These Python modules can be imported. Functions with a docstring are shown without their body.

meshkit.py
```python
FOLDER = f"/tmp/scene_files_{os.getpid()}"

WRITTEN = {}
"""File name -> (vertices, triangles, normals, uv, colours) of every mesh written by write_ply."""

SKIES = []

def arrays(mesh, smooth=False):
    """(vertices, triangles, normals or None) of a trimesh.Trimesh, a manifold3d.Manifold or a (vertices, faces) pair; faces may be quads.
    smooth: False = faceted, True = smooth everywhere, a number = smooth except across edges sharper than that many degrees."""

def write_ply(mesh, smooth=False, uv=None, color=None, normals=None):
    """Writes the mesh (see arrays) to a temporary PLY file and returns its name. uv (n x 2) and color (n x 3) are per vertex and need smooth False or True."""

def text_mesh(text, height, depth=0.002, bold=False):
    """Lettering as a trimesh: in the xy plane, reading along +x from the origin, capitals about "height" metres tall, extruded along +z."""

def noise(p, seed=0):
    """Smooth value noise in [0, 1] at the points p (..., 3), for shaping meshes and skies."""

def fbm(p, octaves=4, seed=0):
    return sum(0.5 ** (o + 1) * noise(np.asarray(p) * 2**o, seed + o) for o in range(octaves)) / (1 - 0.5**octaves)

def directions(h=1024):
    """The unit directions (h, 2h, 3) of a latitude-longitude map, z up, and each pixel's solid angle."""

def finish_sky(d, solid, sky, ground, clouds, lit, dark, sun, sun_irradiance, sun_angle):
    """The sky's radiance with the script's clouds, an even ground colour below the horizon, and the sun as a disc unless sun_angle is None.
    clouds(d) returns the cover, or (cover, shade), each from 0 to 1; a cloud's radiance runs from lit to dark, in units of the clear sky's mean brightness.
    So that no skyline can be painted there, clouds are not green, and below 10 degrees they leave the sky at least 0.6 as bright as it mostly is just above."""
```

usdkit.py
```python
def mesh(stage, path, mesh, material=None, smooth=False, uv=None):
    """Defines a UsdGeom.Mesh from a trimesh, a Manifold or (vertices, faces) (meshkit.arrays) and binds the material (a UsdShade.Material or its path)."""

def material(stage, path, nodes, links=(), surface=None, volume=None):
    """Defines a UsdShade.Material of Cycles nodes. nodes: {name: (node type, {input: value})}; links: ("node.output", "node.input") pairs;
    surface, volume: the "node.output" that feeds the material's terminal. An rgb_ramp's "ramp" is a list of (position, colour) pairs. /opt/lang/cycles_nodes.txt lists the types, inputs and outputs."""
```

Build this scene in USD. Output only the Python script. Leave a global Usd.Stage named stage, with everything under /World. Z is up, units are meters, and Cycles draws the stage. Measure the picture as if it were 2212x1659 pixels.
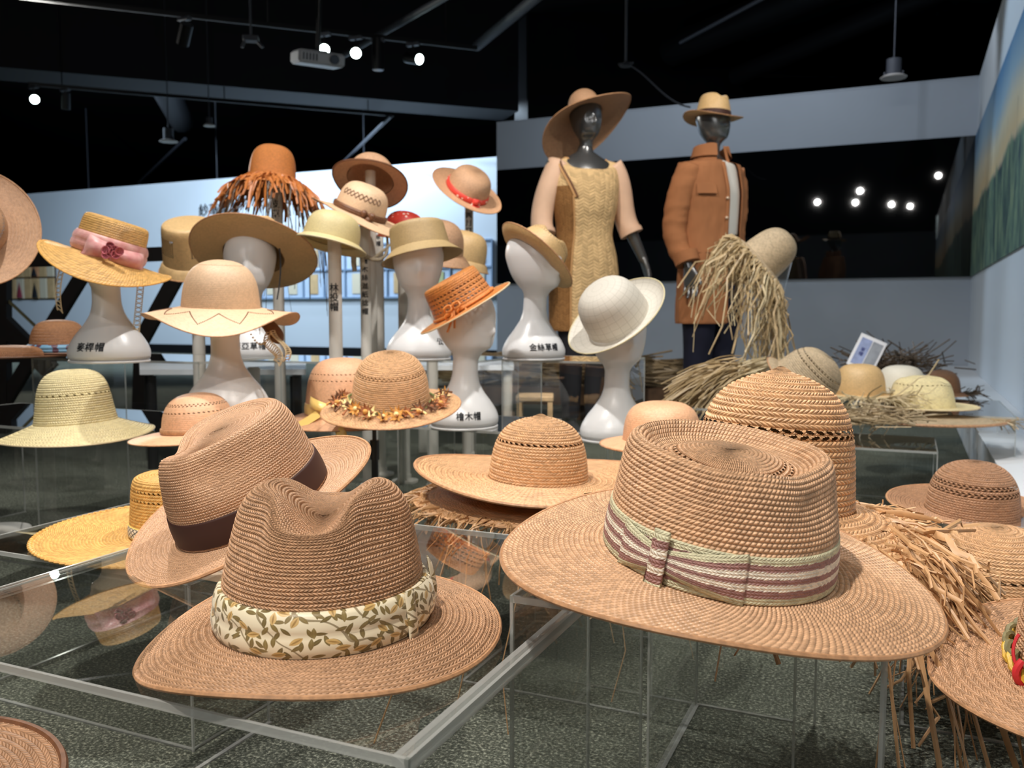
import math, json, numpy as np, trimesh, manifold3d, usdkit, meshkit
from scipy.interpolate import PchipInterpolator, CubicSpline
from shapely.geometry import Polygon
from pxr import Usd, UsdGeom, UsdLux, UsdShade, Gf, Sdf

stage = Usd.Stage.CreateInMemory()
UsdGeom.SetStageUpAxis(stage, 'Z'); UsdGeom.SetStageMetersPerUnit(stage, 1.0)
UsdGeom.Xform.Define(stage, '/World'); UsdGeom.Scope.Define(stage, '/World/Looks')
PI = math.pi
# ------------------------------------------------------------------ camera
EYE, FPX, W, H = 0.64, 1915.0, 2212.0, 1659.0
YAW, PITCH = math.radians(24.0), math.radians(4.52)
fw = np.array([-math.sin(YAW) * math.cos(PITCH), math.cos(YAW) * math.cos(PITCH), -math.sin(PITCH)])
rt = np.array([math.cos(YAW), math.sin(YAW), 0.0]); up = np.cross(rt, fw)
fh = np.array([-math.sin(YAW), math.cos(YAW), 0.0])
EXPOSURE = 0.22
cam = UsdGeom.Camera.Define(stage, '/World/camera')
m = Gf.Matrix4d(*rt, 0, *up, 0, *(-fw), 0, 0, 0, EYE, 1)
cam.AddTransformOp().Set(m)
cam.CreateHorizontalApertureAttr(36.0); cam.CreateVerticalApertureAttr(27.0)
cam.CreateFocalLengthAttr(36.0 * FPX / W); cam.CreateClippingRangeAttr(Gf.Vec2f(0.05, 100))
cam.CreateFStopAttr(10.0); cam.CreateFocusDistanceAttr(0.95); cam.CreateExposureAttr(EXPOSURE)

def ray(px, py):
    d = fw * FPX + rt * (px - W / 2) - up * (py - H / 2)
    return d / d.dot(fh)                      # scaled: one metre of forward distance
def PX(px, py, d):
    """the place d metres in front of the camera that shows at the pixel"""
    return np.array([0, 0, EYE]) + ray(px, py) * d
def PZ(px, py, z):
    r = ray(px, py); return np.array([0, 0, EYE]) + r * ((z - EYE) / r[2])
def C(x, y, z=0.0):
    """x to the camera's right, y in front of it, z above the floor"""
    p = rt * x + fh * y; return np.array([p[0], p[1], z])
def facing(dx=0.0):
    """rotation about z in radians that turns a thing's -y side to the camera"""
    return YAW + dx

# ------------------------------------------------------------------ lights of the hall
def spot(pos, aim, power, color=(1, .93, .84), radius=.045, cone=None, soft=.4):
    n = len([p for p in stage.GetPrimAtPath('/World').GetChildren() if p.GetName().startswith('spot_beam')])
    L = UsdLux.SphereLight.Define(stage, f'/World/spot_beam_{n:03d}')
    L.CreateRadiusAttr(radius); L.CreateIntensityAttr(power); L.CreateColorAttr(Gf.Vec3f(*color)); L.CreateNormalizeAttr(True)
    p, a = np.array(pos, float), np.array(aim, float)
    z = (p - a) / np.linalg.norm(p - a); x = np.cross([0, 1, .01], z); x /= np.linalg.norm(x); y = np.cross(z, x)
    L.AddTransformOp().Set(Gf.Matrix4d(*x, 0, *y, 0, *z, 0, *p, 1))
    if cone:
        s = UsdLux.ShapingAPI.Apply(L.GetPrim()); s.CreateShapingConeAngleAttr(cone); s.CreateShapingConeSoftnessAttr(soft)
WARM, NEUT, COOL = (1.0, .93, .84), (1, .97, .93), (.66, .83, 1.0)
spot(C(-.75, -.05, 3.0), C(.0, .95, .35), 80, WARM, .04, 26, .6)
spot(C(.7, -.1, 3.0), C(.25, 1.0, .35), 46, WARM, .04, 27, .6)
spot(C(-.95, 2.0, 3.0), C(-.5, 2.45, .5), 60, NEUT, .04, 40)
spot(C(.65, 2.0, 3.0), C(.2, 2.5, .5), 54, NEUT, .04, 38)
spot(C(-.6, 2.6, 3.1), C(.7, 4.7, 1.0), 50, WARM, .04, 26)
spot(C(1.6, 2.6, 3.1), C(1.0, 4.7, 1.2), 40, WARM, .04, 30)
spot(C(1.7, 1.3, 3.1), C(1.45, 3.1, .4), 42, NEUT, .04, 40)
spot(PX(86, 265, 8.2), C(-.3, 2.0, .5), 40, (1, .97, .9), .045, 60)
# the lamps of the rear half of the hall, which the black glass mirrors
def mirrored(px, py, z=3.1): v = PZ(px, py, z); return np.array([v[0], 18 - v[1], z])
REAR = [(1766, 437), (1858, 413), (1848, 438), (1926, 442), (1966, 446), (2027, 380)]
for k, (x, y) in enumerate(REAR): spot(mirrored(x, y), C(-.3 + .25 * k, 1.4 + .2 * k, .5), 13 if k < 4 else 10, NEUT, .05, 75 if k in (0, 3) else 44)
# cold wall washers, hung behind the deep beam and above the partition walls
_b0, _b1 = PZ(0, 145, 3.2), PZ(1120, 240, 3.2)
for t, w in ((-.25, 120), (.1, 98), (.4, 70), (.68, 42), (.93, 22)):
    p = _b0 + (_b1 - _b0) * t + fh * 1.3; spot([p[0], p[1], 3.62], [p[0] + .4, 11.1, .7], w, COOL, .05, 70)
for x in (-2.7, -1.55, -.45): spot([x, 7.1, 3.46], [x + .1, 9.0, 1.3], 9.5, (.82, .9, 1.0), .05, 60)
spot([-2.0, 6.0, 3.5], [.51, 5.6, 1.3], 42, COOL, .05, 32)
spot([-1.6, 3.6, 3.5], [.51, 4.0, .9], 26, COOL, .05, 30)
spot(C(-1.2, -3.0, 3.2), C(.2, -5.6, .5), 120, (.82, .95, .9), .05, 30)

# ------------------------------------------------------------------ helpers: prims
def numbered(path):
    if not stage.GetPrimAtPath(path): return path
    k = 1
    while stage.GetPrimAtPath(f'{path}_{k:03d}'): k += 1
    return f'{path}_{k:03d}'
def tag(prim, label=None, cat=None, group=None, kind=None):
    for k, v in (('label', label), ('category', cat), ('group', group), ('kind', kind)):
        if v: prim.SetCustomDataByKey(k, v)
def rot(axis, deg):
    return trimesh.transformations.rotation_matrix(math.radians(deg), axis)[:3, :3]
def thing(name, label, cat, pos=(0, 0, 0), R=None, group=None, kind=None):
    x = UsdGeom.Xform.Define(stage, numbered('/World/' + name))
    R = np.eye(3) if R is None else R
    x.AddTransformOp().Set(Gf.Matrix4d(*R[:, 0], 0, *R[:, 1], 0, *R[:, 2], 0, *[float(c) for c in pos], 1))
    tag(x.GetPrim(), label, cat, group, kind)
    return str(x.GetPath())
def part(parent, name, mesh, mat, smooth=30, uv=None, label=None, kind=None):
    p = numbered(parent + '/' + name)
    pr = usdkit.mesh(stage, p, mesh, '/World/Looks/' + mat, smooth=(True if uv is not None and smooth else smooth), uv=uv).GetPrim()
    tag(pr, label, None, None, kind)
    return p
def solo(name, label, cat, mesh, mat, smooth=30, uv=None, group=None, kind=None):
    p = part('/World', name, mesh, mat, smooth, uv); tag(stage.GetPrimAtPath(p), label, cat, group, kind); return p
def struct(name, mesh, mat, label=None, smooth=30, cat=None, parent='/World'):
    p = part(parent, name, mesh, mat, smooth, None, label)
    if parent == '/World': tag(stage.GetPrimAtPath(p), label, cat, None, 'structure')
    return p
def yawR(a): return rot([0, 0, 1], math.degrees(a))

# ------------------------------------------------------------------ helpers: shapes
def box(lo, hi, bevel=0.0):
    lo, hi = np.minimum(lo, hi), np.maximum(lo, hi)
    b = trimesh.creation.box(bounds=[lo, hi])
    if bevel:
        c, e = (lo + hi) / 2, (hi - lo) / 2
        bv = min(bevel, *(e * .45))
        pts = []
        for sx in (-1, 1):
            for sy in (-1, 1):
                for sz in (-1, 1):
                    s = np.array([sx, sy, sz])
                    for k in range(3):
                        q = e - bv; q = q.copy(); q[k] = e[k]; pts.append(c + s * q)
        b = trimesh.convex.convex_hull(np.array(pts))
    return b
def bar(p, q, w, h=None, upv=(0, 0, 1)):
    p, q = np.array(p, float), np.array(q, float); h = h or w
    y = (q - p); L = np.linalg.norm(y); y /= L
    x = np.cross(y, upv); x /= np.linalg.norm(x); z = np.cross(x, y)
    b = trimesh.creation.box([w, L, h]); M = np.eye(4); M[:3, 0], M[:3, 1], M[:3, 2], M[:3, 3] = x, y, z, (p + q) / 2
    b.apply_transform(M); return b
def gridfaces(nv, nu, wrap):
    """faces of an (nv rows x nu columns) grid of points"""
    i = np.arange(nv - 1)[:, None]; j = np.arange(nu if wrap else nu - 1)[None, :]; k = (j + 1) % nu
    return np.stack([i * nu + j + 0 * k, i * nu + k, (i + 1) * nu + k, (i + 1) * nu + j], -1).reshape(-1, 4)
def loft(rings, cap=True):
    """rings: (n, k, 3); a closed tube through them"""
    R = np.asarray(rings, float); n, k = R.shape[:2]
    f = gridfaces(n, k, True); v = R.reshape(-1, 3)
    t = np.vstack([f[:, [0, 1, 2]], f[:, [0, 2, 3]]])
    if cap:
        a, b = len(v), len(v) + 1; v = np.vstack([v, R[0].mean(0), R[-1].mean(0)]); j = np.arange(k); jn = (j + 1) % k
        t = np.vstack([t, np.stack([0 * j + a, jn, j], 1), np.stack([0 * j + b, (n - 1) * k + j, (n - 1) * k + jn], 1)])
    m = trimesh.Trimesh(v, t, process=False)
    if m.volume < 0: m.invert()
    return m
def frames(P, hint=(0, 0, 1)):
    P = np.asarray(P, float); T = np.gradient(P, axis=0); T /= np.linalg.norm(T, axis=1, keepdims=True) + 1e-12
    A = np.zeros_like(P); a = np.cross(T[0], hint)
    if np.linalg.norm(a) < 1e-4: a = np.cross(T[0], (1, 0, 0))
    for i in range(len(P)):
        a = a - T[i] * a.dot(T[i]); a /= np.linalg.norm(a) + 1e-12; A[i] = a
    return T, A, np.cross(T, A)
def spline(P, n):
    P = np.asarray(P, float)
    if len(P) == 2: return P[0] + (P[1] - P[0]) * np.linspace(0, 1, n)[:, None]
    s = np.r_[0, np.cumsum(np.linalg.norm(np.diff(P, axis=0), axis=1))]
    return CubicSpline(s, P)(np.linspace(0, s[-1], n))
def tube(P, r, k=8, n=None, flat=1.0, hint=(0, 0, 1)):
    """a tube along the points; r a number or one per point; flat squeezes its second axis"""
    P = np.asarray(P, float); r = np.broadcast_to(np.asarray(r, float), (len(P),))
    if n:
        s = np.r_[0, np.cumsum(np.linalg.norm(np.diff(P, axis=0), axis=1))]; q = np.linspace(0, s[-1], n)
        r = PchipInterpolator(s, r)(q); P = spline(P, n)
    T, A, B = frames(P, hint); a = np.linspace(0, 2 * PI, k, endpoint=False)
    return loft(P[:, None] + r[:, None, None] * (np.cos(a)[None, :, None] * A[:, None] + flat * np.sin(a)[None, :, None] * B[:, None]))
def lathe(prof, k=32, sx=1.0, sy=1.0):
    """prof: (r, z) from the bottom up"""
    p = np.asarray(prof, float); a = np.linspace(0, 2 * PI, k, endpoint=False)
    return loft(np.stack([p[:, :1] * np.cos(a) * sx, p[:, :1] * np.sin(a) * sy, np.repeat(p[:, 1:], k, 1)], -1))
def cyl(p, q, r, k=16): return tube([p, q], r, k)
def join(*ms): return trimesh.util.concatenate([m for m in ms if m is not None])
def moved(m, t=(0, 0, 0), R=None):
    m = m.copy(); M = np.eye(4)
    if R is not None: M[:3, :3] = R
    M[:3, 3] = t; m.apply_transform(M); return m
def ribbons(P, wdt, thick, side=None):
    """many strips at once. P (n, k, 3) their middle lines, wdt (n,) or (n, k) widths: four-sided bars"""
    P = np.asarray(P, float); n, k = P.shape[:2]
    T = np.gradient(P, axis=1); T /= np.linalg.norm(T, axis=2, keepdims=True) + 1e-9
    if side is None: side = np.tile([0.0, 0, 1], (n, 1))
    S = np.cross(T, side[:, None]); S /= np.linalg.norm(S, axis=2, keepdims=True) + 1e-9
    B = np.cross(T, S); w = np.broadcast_to(np.asarray(wdt, float).reshape(n, -1), (n, k))[..., None] / 2; t = thick / 2
    V = np.stack([P + S * w, P + B * t, P - S * w, P - B * t], 2)            # a flat diamond section
    base = (np.arange(n) * k * 4)[:, None, None]
    i = np.arange(k - 1)[:, None] * 4; j = np.arange(4)[None]; jn = (j + 1) % 4
    q = np.stack([i + j, i + jn, i + 4 + jn, i + 4 + j], -1).reshape(-1, 4)
    q = np.vstack([q, [[0, 3, 2, 1]], [[(k - 1) * 4 + c for c in range(4)]]])
    f = (base + q[None]).reshape(-1, 4)
    return trimesh.Trimesh(V.reshape(-1, 3), np.vstack([f[:, [0, 1, 2]], f[:, [0, 2, 3]]]), process=False)

GLYPHS = json.loads('''{"麥":[[[1,17,2,19,13,23,19,28,17,32,16,32,9,25,6,25,5,27,3,27,3,29,11,35,11,37,14,41,14,43,3,43,3,48,4,49,28,49,29,55,35,55,35,49,60,49,61,48,61,43,52,43,50,38,51,36,56,34,59,30,61,30,60,26,56,25,48,32,44,29,44,28,49,24,63,18,63,16,60,13,57,13,55,15,52,15,51,17,48,17,46,12,41,7,41,5,46,4,57,-2,53,-7,50,-7,47,-4,35,1,32,1,28,-2,25,-2,20,-5,7,-7,5,-4,5,-1,18,1,18,2,24,3,25,5,25,6,20,7,18,9,12,6,9,6,6,9,6,11,15,14,16,16,21,18,25,24,23,24,20,20,6,13,4,13,3,16],[35,38,37,34,40,34,45,40,45,43,35,43],[33,23,33,20,43,21,42,23,40,23,36,27,35,23],[25,14,24,12,27,12,32,9,37,11,37,14],[20,37,21,35,26,34,28,36,28,43,21,43]]],"桿":[[[1,10,1,12,3,13,7,21,7,24,9,26,10,33,3,34,2,35,2,40,3,41,12,41,12,55,18,55,19,41,27,41,27,52,59,52,59,27,27,27,27,35,18,34,18,30,21,28,23,23,25,24,61,24,61,18,46,18,46,13,62,13,62,7,47,7,46,5,46,-7,40,-7,39,-6,39,7,23,7,22,8,22,12,23,14,21,15,20,19,18,19,18,-7,12,-7,12,16,10,16,10,13,7,10,6,6,4,6],[33,34,52,33,53,36,34,37],[52,43,52,46,33,45,34,43],[26,18,24,13,39,13,39,18]]],"帽":[[[28,28,28,53,60,53,61,52,61,29,59,27,59,-7,53,-7,52,-5,37,-5,35,-7,30,-7,29,-6,29,26,30,27],[33,28,33,27,55,28,53,30,35,30],[34,36,53,35,54,37,35,38],[34,44,53,43,54,46,35,47],[36,2,51,1,52,3,37,4],[36,11,51,10,52,12,37,13],[36,20,51,19,52,20,37,21]],[[3,42,10,42,12,43,12,55,17,55,18,54,18,42,26,42,26,9,24,7,18,7,18,-6,17,-7,12,-7,12,36,9,35,9,7,8,6,4,6,3,7],[18,14,21,14,20,36,18,35]]],"菲":[[[2,11,21,12,21,17,5,17,5,23,21,23,21,28,4,29,4,35,21,35,21,38,18,39,18,44,3,44,3,50,18,50,18,55,24,55,26,50,39,50,40,55,46,55,46,50,61,50,61,44,46,44,46,39,43,38,43,35,60,35,61,34,61,29,43,28,43,23,59,23,59,17,43,17,43,13,61,12,62,11,62,5,43,5,43,-6,42,-7,37,-7,36,-6,36,40,39,40,38,44,25,44,25,40,28,40,28,-7,22,-7,21,-6,21,4,3,4,2,5]]],"亞":[[[2,-3,2,2,21,3,21,12,7,12,7,36,21,36,21,44,4,44,4,50,60,50,60,44,42,44,42,36,57,36,57,12,42,12,42,3,62,2,62,-3,61,-4,3,-4],[28,18,28,2,34,2,36,4,36,18,50,18,50,30,36,30,36,44,28,44,28,30,14,30,14,18]]],"草":[[[3,44,3,50,18,50,18,55,24,55,25,50,40,50,40,55,46,55,46,50,61,50,61,44,48,44,46,43,46,39,54,39,54,15,35,15,35,11,62,10,62,5,61,4,35,4,35,-7,29,-7,28,-6,28,4,3,4,3,10,28,11,28,15,10,15,10,39,18,39,18,43,16,44],[17,22,46,21,47,23,18,24],[17,31,46,30,47,32,18,33],[26,44,24,42,24,39,40,39,40,43,39,44]]],"檜":[[[3,6,1,12,4,15,5,20,7,22,9,32,10,33,10,35,2,35,2,40,3,41,11,41,11,55,17,55,17,41,23,41,29,44,39,53,40,56,42,56,42,55,45,55,46,51,48,49,50,49,52,46,63,41,63,38,60,35,60,18,57,16,57,-7,51,-7,50,-5,35,-5,33,-7,28,-7,27,-6,28,17,24,17,22,15,20,15,19,19,17,19,17,-7,11,-7,11,14,9,14,6,6],[28,36,28,35,56,36,55,38,53,38,52,37,32,37,31,38],[51,25,51,22,53,22,53,25],[34,1,50,0,51,2,35,3],[34,9,50,8,51,10,35,11],[45,26,47,26,48,30,45,30],[38,43,38,42,46,43,42,47],[36,30,39,27,39,30],[31,23,34,22,33,26,31,26],[17,33,19,27,23,23,23,21,25,21,25,35,18,35]]],"木":[[[1,4,2,7,7,9,18,20,18,22,22,25,23,29,25,31,24,32,4,32,3,33,3,38,4,39,28,39,28,54,29,55,35,55,35,39,60,39,61,38,61,32,39,31,42,25,46,22,46,20,56,10,58,10,63,6,63,4,59,0,56,1,54,4,52,4,43,13,43,15,39,18,36,23,35,22,35,-7,29,-7,28,-6,28,21,25,20,22,14,8,1,5,0]]],"金":[[[1,32,1,34,4,34,8,37,11,37,12,39,16,40,17,42,22,44,29,51,29,53,31,55,37,54,37,49,41,45,46,43,47,41,53,39,54,37,57,37,63,34,63,32,60,30,60,28,57,28,51,31,49,29,35,28,35,22,58,22,58,16,51,16,52,11,50,10,46,2,61,1,61,-4,60,-5,4,-5,3,-4,3,1,17,2,17,4,12,12,13,16,6,16,6,21,7,22,28,22,28,28,15,29,13,31,8,28,4,28,3,31],[35,3,36,1,39,1,39,4,41,5,43,11,45,12,45,16,37,16,35,15],[22,36,22,35,42,35,43,36,32,45],[18,15,23,7,24,3,23,1,28,1,28,16,19,16]]],"絲":[[[1,-3,4,5,5,13,10,13,11,9,10,9,10,5,9,5,9,1,7,-4,4,-5]],[[5,14,3,14,2,20,11,28,11,30,3,29,1,34,8,41,15,55,20,54,21,51,18,48,15,41,13,40,12,36,17,37,22,45,25,45,28,43,24,35,21,33,21,31,25,31,26,30,29,20,30,20,30,16,26,14,29,4,31,4,35,15,35,17,32,17,31,23,34,24,38,28,39,31,35,32,32,31,31,37,37,43,41,53,45,54,48,52,44,43,41,40,41,38,46,39,51,47,56,45,55,40,52,38,50,34,55,34,62,20,58,16,59,10,62,6,62,1,61,0,58,0,58,-1,56,0,56,4,51,13,51,16,55,17,55,20,49,19,49,-4,46,-6,38,-6,37,-4,37,0,43,0,43,18,39,18,39,16,41,16,41,12,35,-1,32,-1,29,1,24,0,24,4,23,4,22,10,20,12,20,14,24,15,24,18,5,15],[45,29,44,25,51,25,52,26,50,31,48,31],[14,23,15,22,16,23,22,23,20,29,18,29,18,27]],[[13,6,13,13,18,14,19,5,20,5,20,-2,18,-3,14,-2,14,5]]],"紙":[[[1,-2,3,1,4,13,2,17,2,21,4,21,9,26,10,29,3,29,1,35,3,35,5,37,7,42,9,43,14,55,19,54,20,50,18,46,16,45,15,41,13,40,13,36,17,37,21,45,23,45,28,42,28,48,29,49,41,50,41,51,51,52,54,54,57,54,61,50,60,48,50,45,50,30,52,29,62,29,62,24,61,23,51,22,52,10,53,10,53,6,55,1,57,1,57,10,58,11,63,8,63,1,59,-6,52,-5,48,1,48,4,47,4,46,-1,40,-2,38,-4,32,-5,29,-7,26,-3,28,2,22,1,21,9,20,9,20,12,19,12,19,-2,18,-3,14,-3,13,-2,13,7,11,11,10,11,8,-4,4,-5],[38,4,47,5,46,13,45,13,45,22,44,23,35,23,35,3,38,3],[35,30,42,29,44,30,44,40,43,44,36,44,35,43],[24,38,20,30,23,31,26,26,26,23,28,23,28,41,26,41,26,39],[25,13,26,12,26,9,28,9,28,15,25,15],[5,15,5,13,10,13,11,12,12,13,16,13,16,14,18,13,22,15,22,16,16,17,15,16,10,16,10,15],[16,27,15,23,19,23,20,24,17,27]]],"林":[[[1,9,1,12,3,13,6,20,8,21,12,32,12,34,3,34,2,35,2,40,3,41,14,41,14,55,20,55,21,54,21,41,42,41,42,55,49,55,49,41,61,41,61,35,60,34,51,34,51,32,57,17,63,10,63,8,58,4,55,7,51,17,49,17,49,-6,48,-7,43,-7,42,-6,42,18,40,18,38,12,31,3,29,3,28,6,26,7,26,9,30,12,32,17,34,18,39,28,40,34,31,34,30,35,29,34,22,34,22,32,29,26,31,21,28,17,26,17,23,23,21,23,21,-6,20,-7,14,-7,14,18,12,18,9,10,5,5]]],"投":[[[1,18,2,21,10,22,11,23,11,35,2,35,2,41,9,41,11,42,11,55,17,55,17,42,18,41,25,41,26,35,27,35,29,39,29,52,52,52,52,35,61,35,61,29,48,29,46,30,45,32,45,46,37,46,35,36,33,32,28,26,56,26,58,24,57,20,54,14,51,12,51,10,47,5,49,3,52,3,54,1,61,0,62,-3,60,-4,59,-7,57,-7,57,-6,50,-5,40,0,23,-7,21,-7,20,-4,18,-3,14,-6,4,-6,3,0,11,0,11,14,7,15,6,14,3,14],[34,20,33,17,39,10,42,10,48,17,48,20],[17,-1,19,-1,19,0,29,2,34,5,34,7,28,13,26,19,20,19,17,18],[21,25,23,27,21,29,21,31,25,33,25,35,17,35,17,25]]],"混":[[[3,-2,5,2,7,3,8,7,10,8,15,19,17,20,20,17,22,17,22,44,20,44,18,41,16,41,9,47,5,48,5,51,9,54,21,47,22,52,57,52,57,26,47,26,47,16,50,16,56,21,59,21,59,19,62,16,54,11,51,11,47,9,47,1,56,0,57,8,59,8,63,6,63,2,62,2,61,-4,59,-6,44,-6,41,-4,41,-2,39,-2,38,-3,34,-3,31,-5,27,-5,27,-6,22,-7,20,-4,20,0,22,2,21,15,20,15,15,3,13,2,12,-2,10,-3,9,-6,7,-6],[28,33,49,32,50,35,29,36],[28,43,49,42,50,45,29,46],[29,26,29,17,40,17,41,26],[29,3,32,2,33,3,40,4,40,11,29,11]],[[2,33,5,36,7,36,13,31,17,30,18,27,15,24,12,24,6,29,2,30]]],"捻":[[[2,36,2,41,9,41,10,42,10,55,16,55,16,42,17,41,22,41,23,38,27,39,36,48,39,55,42,55,42,54,45,54,45,49,52,42,61,38,63,35,60,33,60,31,58,31,52,34,50,37,48,37,42,44,40,44,38,42,38,40,41,40,46,35,46,31,55,31,57,30,57,27,55,26,51,18,48,15,46,15,46,12,48,11,48,8,44,6,42,7,41,11,39,12,39,14,37,15,35,19,38,21,41,21,42,19,44,19,44,21,47,23,47,25,26,25,25,26,25,31,23,31,21,35,16,35,16,24,22,26,23,25,23,19,17,18,16,17,16,-3,15,-5,13,-6,4,-6,3,0,10,0,10,14,3,14,2,15,2,20,3,21,7,21,10,23,10,34,3,35],[28,32,28,31,39,31,40,32,36,36,35,38]],[[48,7,53,6,50,13,55,15,59,10,62,4,63,-1,58,-3,56,-1,55,4,54,4,53,-2,49,-6,33,-6,30,-3,29,9,28,9,28,5,25,-2,24,-3,19,-2,19,1,22,6,24,15,29,13,31,16,35,16,36,15,36,0,47,0]]],"公":[[[40,43,37,51,41,53,43,53,45,51,47,45,53,39,53,37,63,28,59,23,56,23,52,27,52,29,47,33,45,38,42,40,42,42]],[[8,1,8,5,11,6,12,9,16,12,20,20,22,21,23,25,25,26,28,34,31,35,35,33,36,31,33,25,31,24,30,20,28,19,26,14,23,12,23,10,20,8,20,6,44,7,44,10,38,16,38,18,42,20,45,20,45,18,52,11,54,6,57,4,58,0,60,-1,60,-3,55,-6,53,-6,50,1,9,-2,9,1]],[[2,27,13,38,20,52,27,51,27,49,22,39,20,38,18,33,15,31,15,29,9,23,6,23]]],"圓":[[[4,51,5,52,59,52,60,51,60,-7,53,-7,52,-4,12,-4,11,-7,4,-7],[11,3,15,2,13,7,17,8,17,9,15,11,15,31,18,32,18,43,19,44,45,44,46,43,46,32,48,32,48,10,46,9,46,8,51,6,51,4,49,4,49,2,53,2,53,46,11,46],[20,3,20,2,44,3,44,4,34,8,33,10,30,10,29,8,27,8,26,6],[24,38,38,37,39,38,25,39]]],"月":[[[1,-4,1,-2,7,4,11,14,11,19,12,20,12,51,13,52,53,52,54,51,54,1,53,1,53,-4,47,-7,35,-7,34,-6,33,0,46,0,45,13,17,13,14,2,10,-2,10,-4,7,-7,4,-7],[19,21,46,20,46,29,19,29],[20,45,19,36,46,36,46,45]]],"皮":[[[1,-3,1,-1,3,0,5,4,5,7,7,10,7,15,8,15,8,45,9,46,30,46,30,54,31,55,37,55,37,46,58,46,60,45,58,37,54,30,54,28,56,28,55,23,52,17,50,16,50,14,47,12,47,10,44,7,45,4,48,4,50,2,61,0,62,-3,60,-4,59,-7,46,-4,37,1,26,-4,16,-6,16,-7,13,-6,11,-1,9,-1,7,-6,4,-6],[37,31,39,29,51,29,51,31,48,31,48,33,50,35,50,39,37,39],[27,22,30,16,35,11,37,11,43,16,46,22,27,23],[15,31,17,29,30,29,30,39,15,39],[13,6,11,0,15,0,15,1,19,1,29,5,29,8,24,13,19,23,15,23,14,10,13,10]]],"席":[[[1,-4,4,6,5,6,5,11,6,12,6,20,7,21,7,48,31,48,31,50,29,52,29,54,32,54,32,55,36,55,39,48,62,48,62,42,51,41,51,36,61,36,61,30,51,30,51,20,40,19,40,17,41,16,58,16,58,-1,56,-3,54,-4,44,-4,43,2,51,2,51,10,40,10,40,-7,34,-7,34,10,25,10,24,-3,23,-4,17,-4,17,16,34,16,34,19,23,20,23,30,14,30,13,14,12,14,12,7,11,7,9,-3,7,-7,5,-7,4,-5],[30,42,30,36,44,36,44,42],[30,27,44,26,44,30,30,30],[13,37,23,36,23,42,13,42]]],"紗":[[[1,-3,3,2,4,13,5,14,3,15,2,17,2,21,4,21,7,24,7,26,10,29,7,30,6,29,3,29,1,35,3,35,4,38,7,40,14,55,20,53,20,51,12,36,15,36,17,38,20,45,24,44,26,42,26,40,24,39,24,37,22,36,20,31,23,31,25,24,27,24,32,44,38,43,38,39,37,39,34,24,32,21,27,22,28,17,25,15,26,8,27,8,27,1,32,2,40,6,47,12,47,14,40,14,40,54,41,55,46,55,47,54,47,15,50,16,53,23,56,24,54,33,49,42,50,44,53,44,53,45,56,44,63,27,62,25,57,24,57,22,59,22,59,20,54,10,43,0,29,-6,26,-6,24,0,26,0,26,2,22,1,20,10,19,10,18,7,19,6,19,-2,13,-3,13,5,12,6,11,11,10,11,10,5,9,5,7,-5],[6,14,11,12,14,14,18,13,19,15,22,15,22,17,14,17,14,16,8,16],[18,27,14,25,14,23,19,23,19,26]]]}''')
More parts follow.
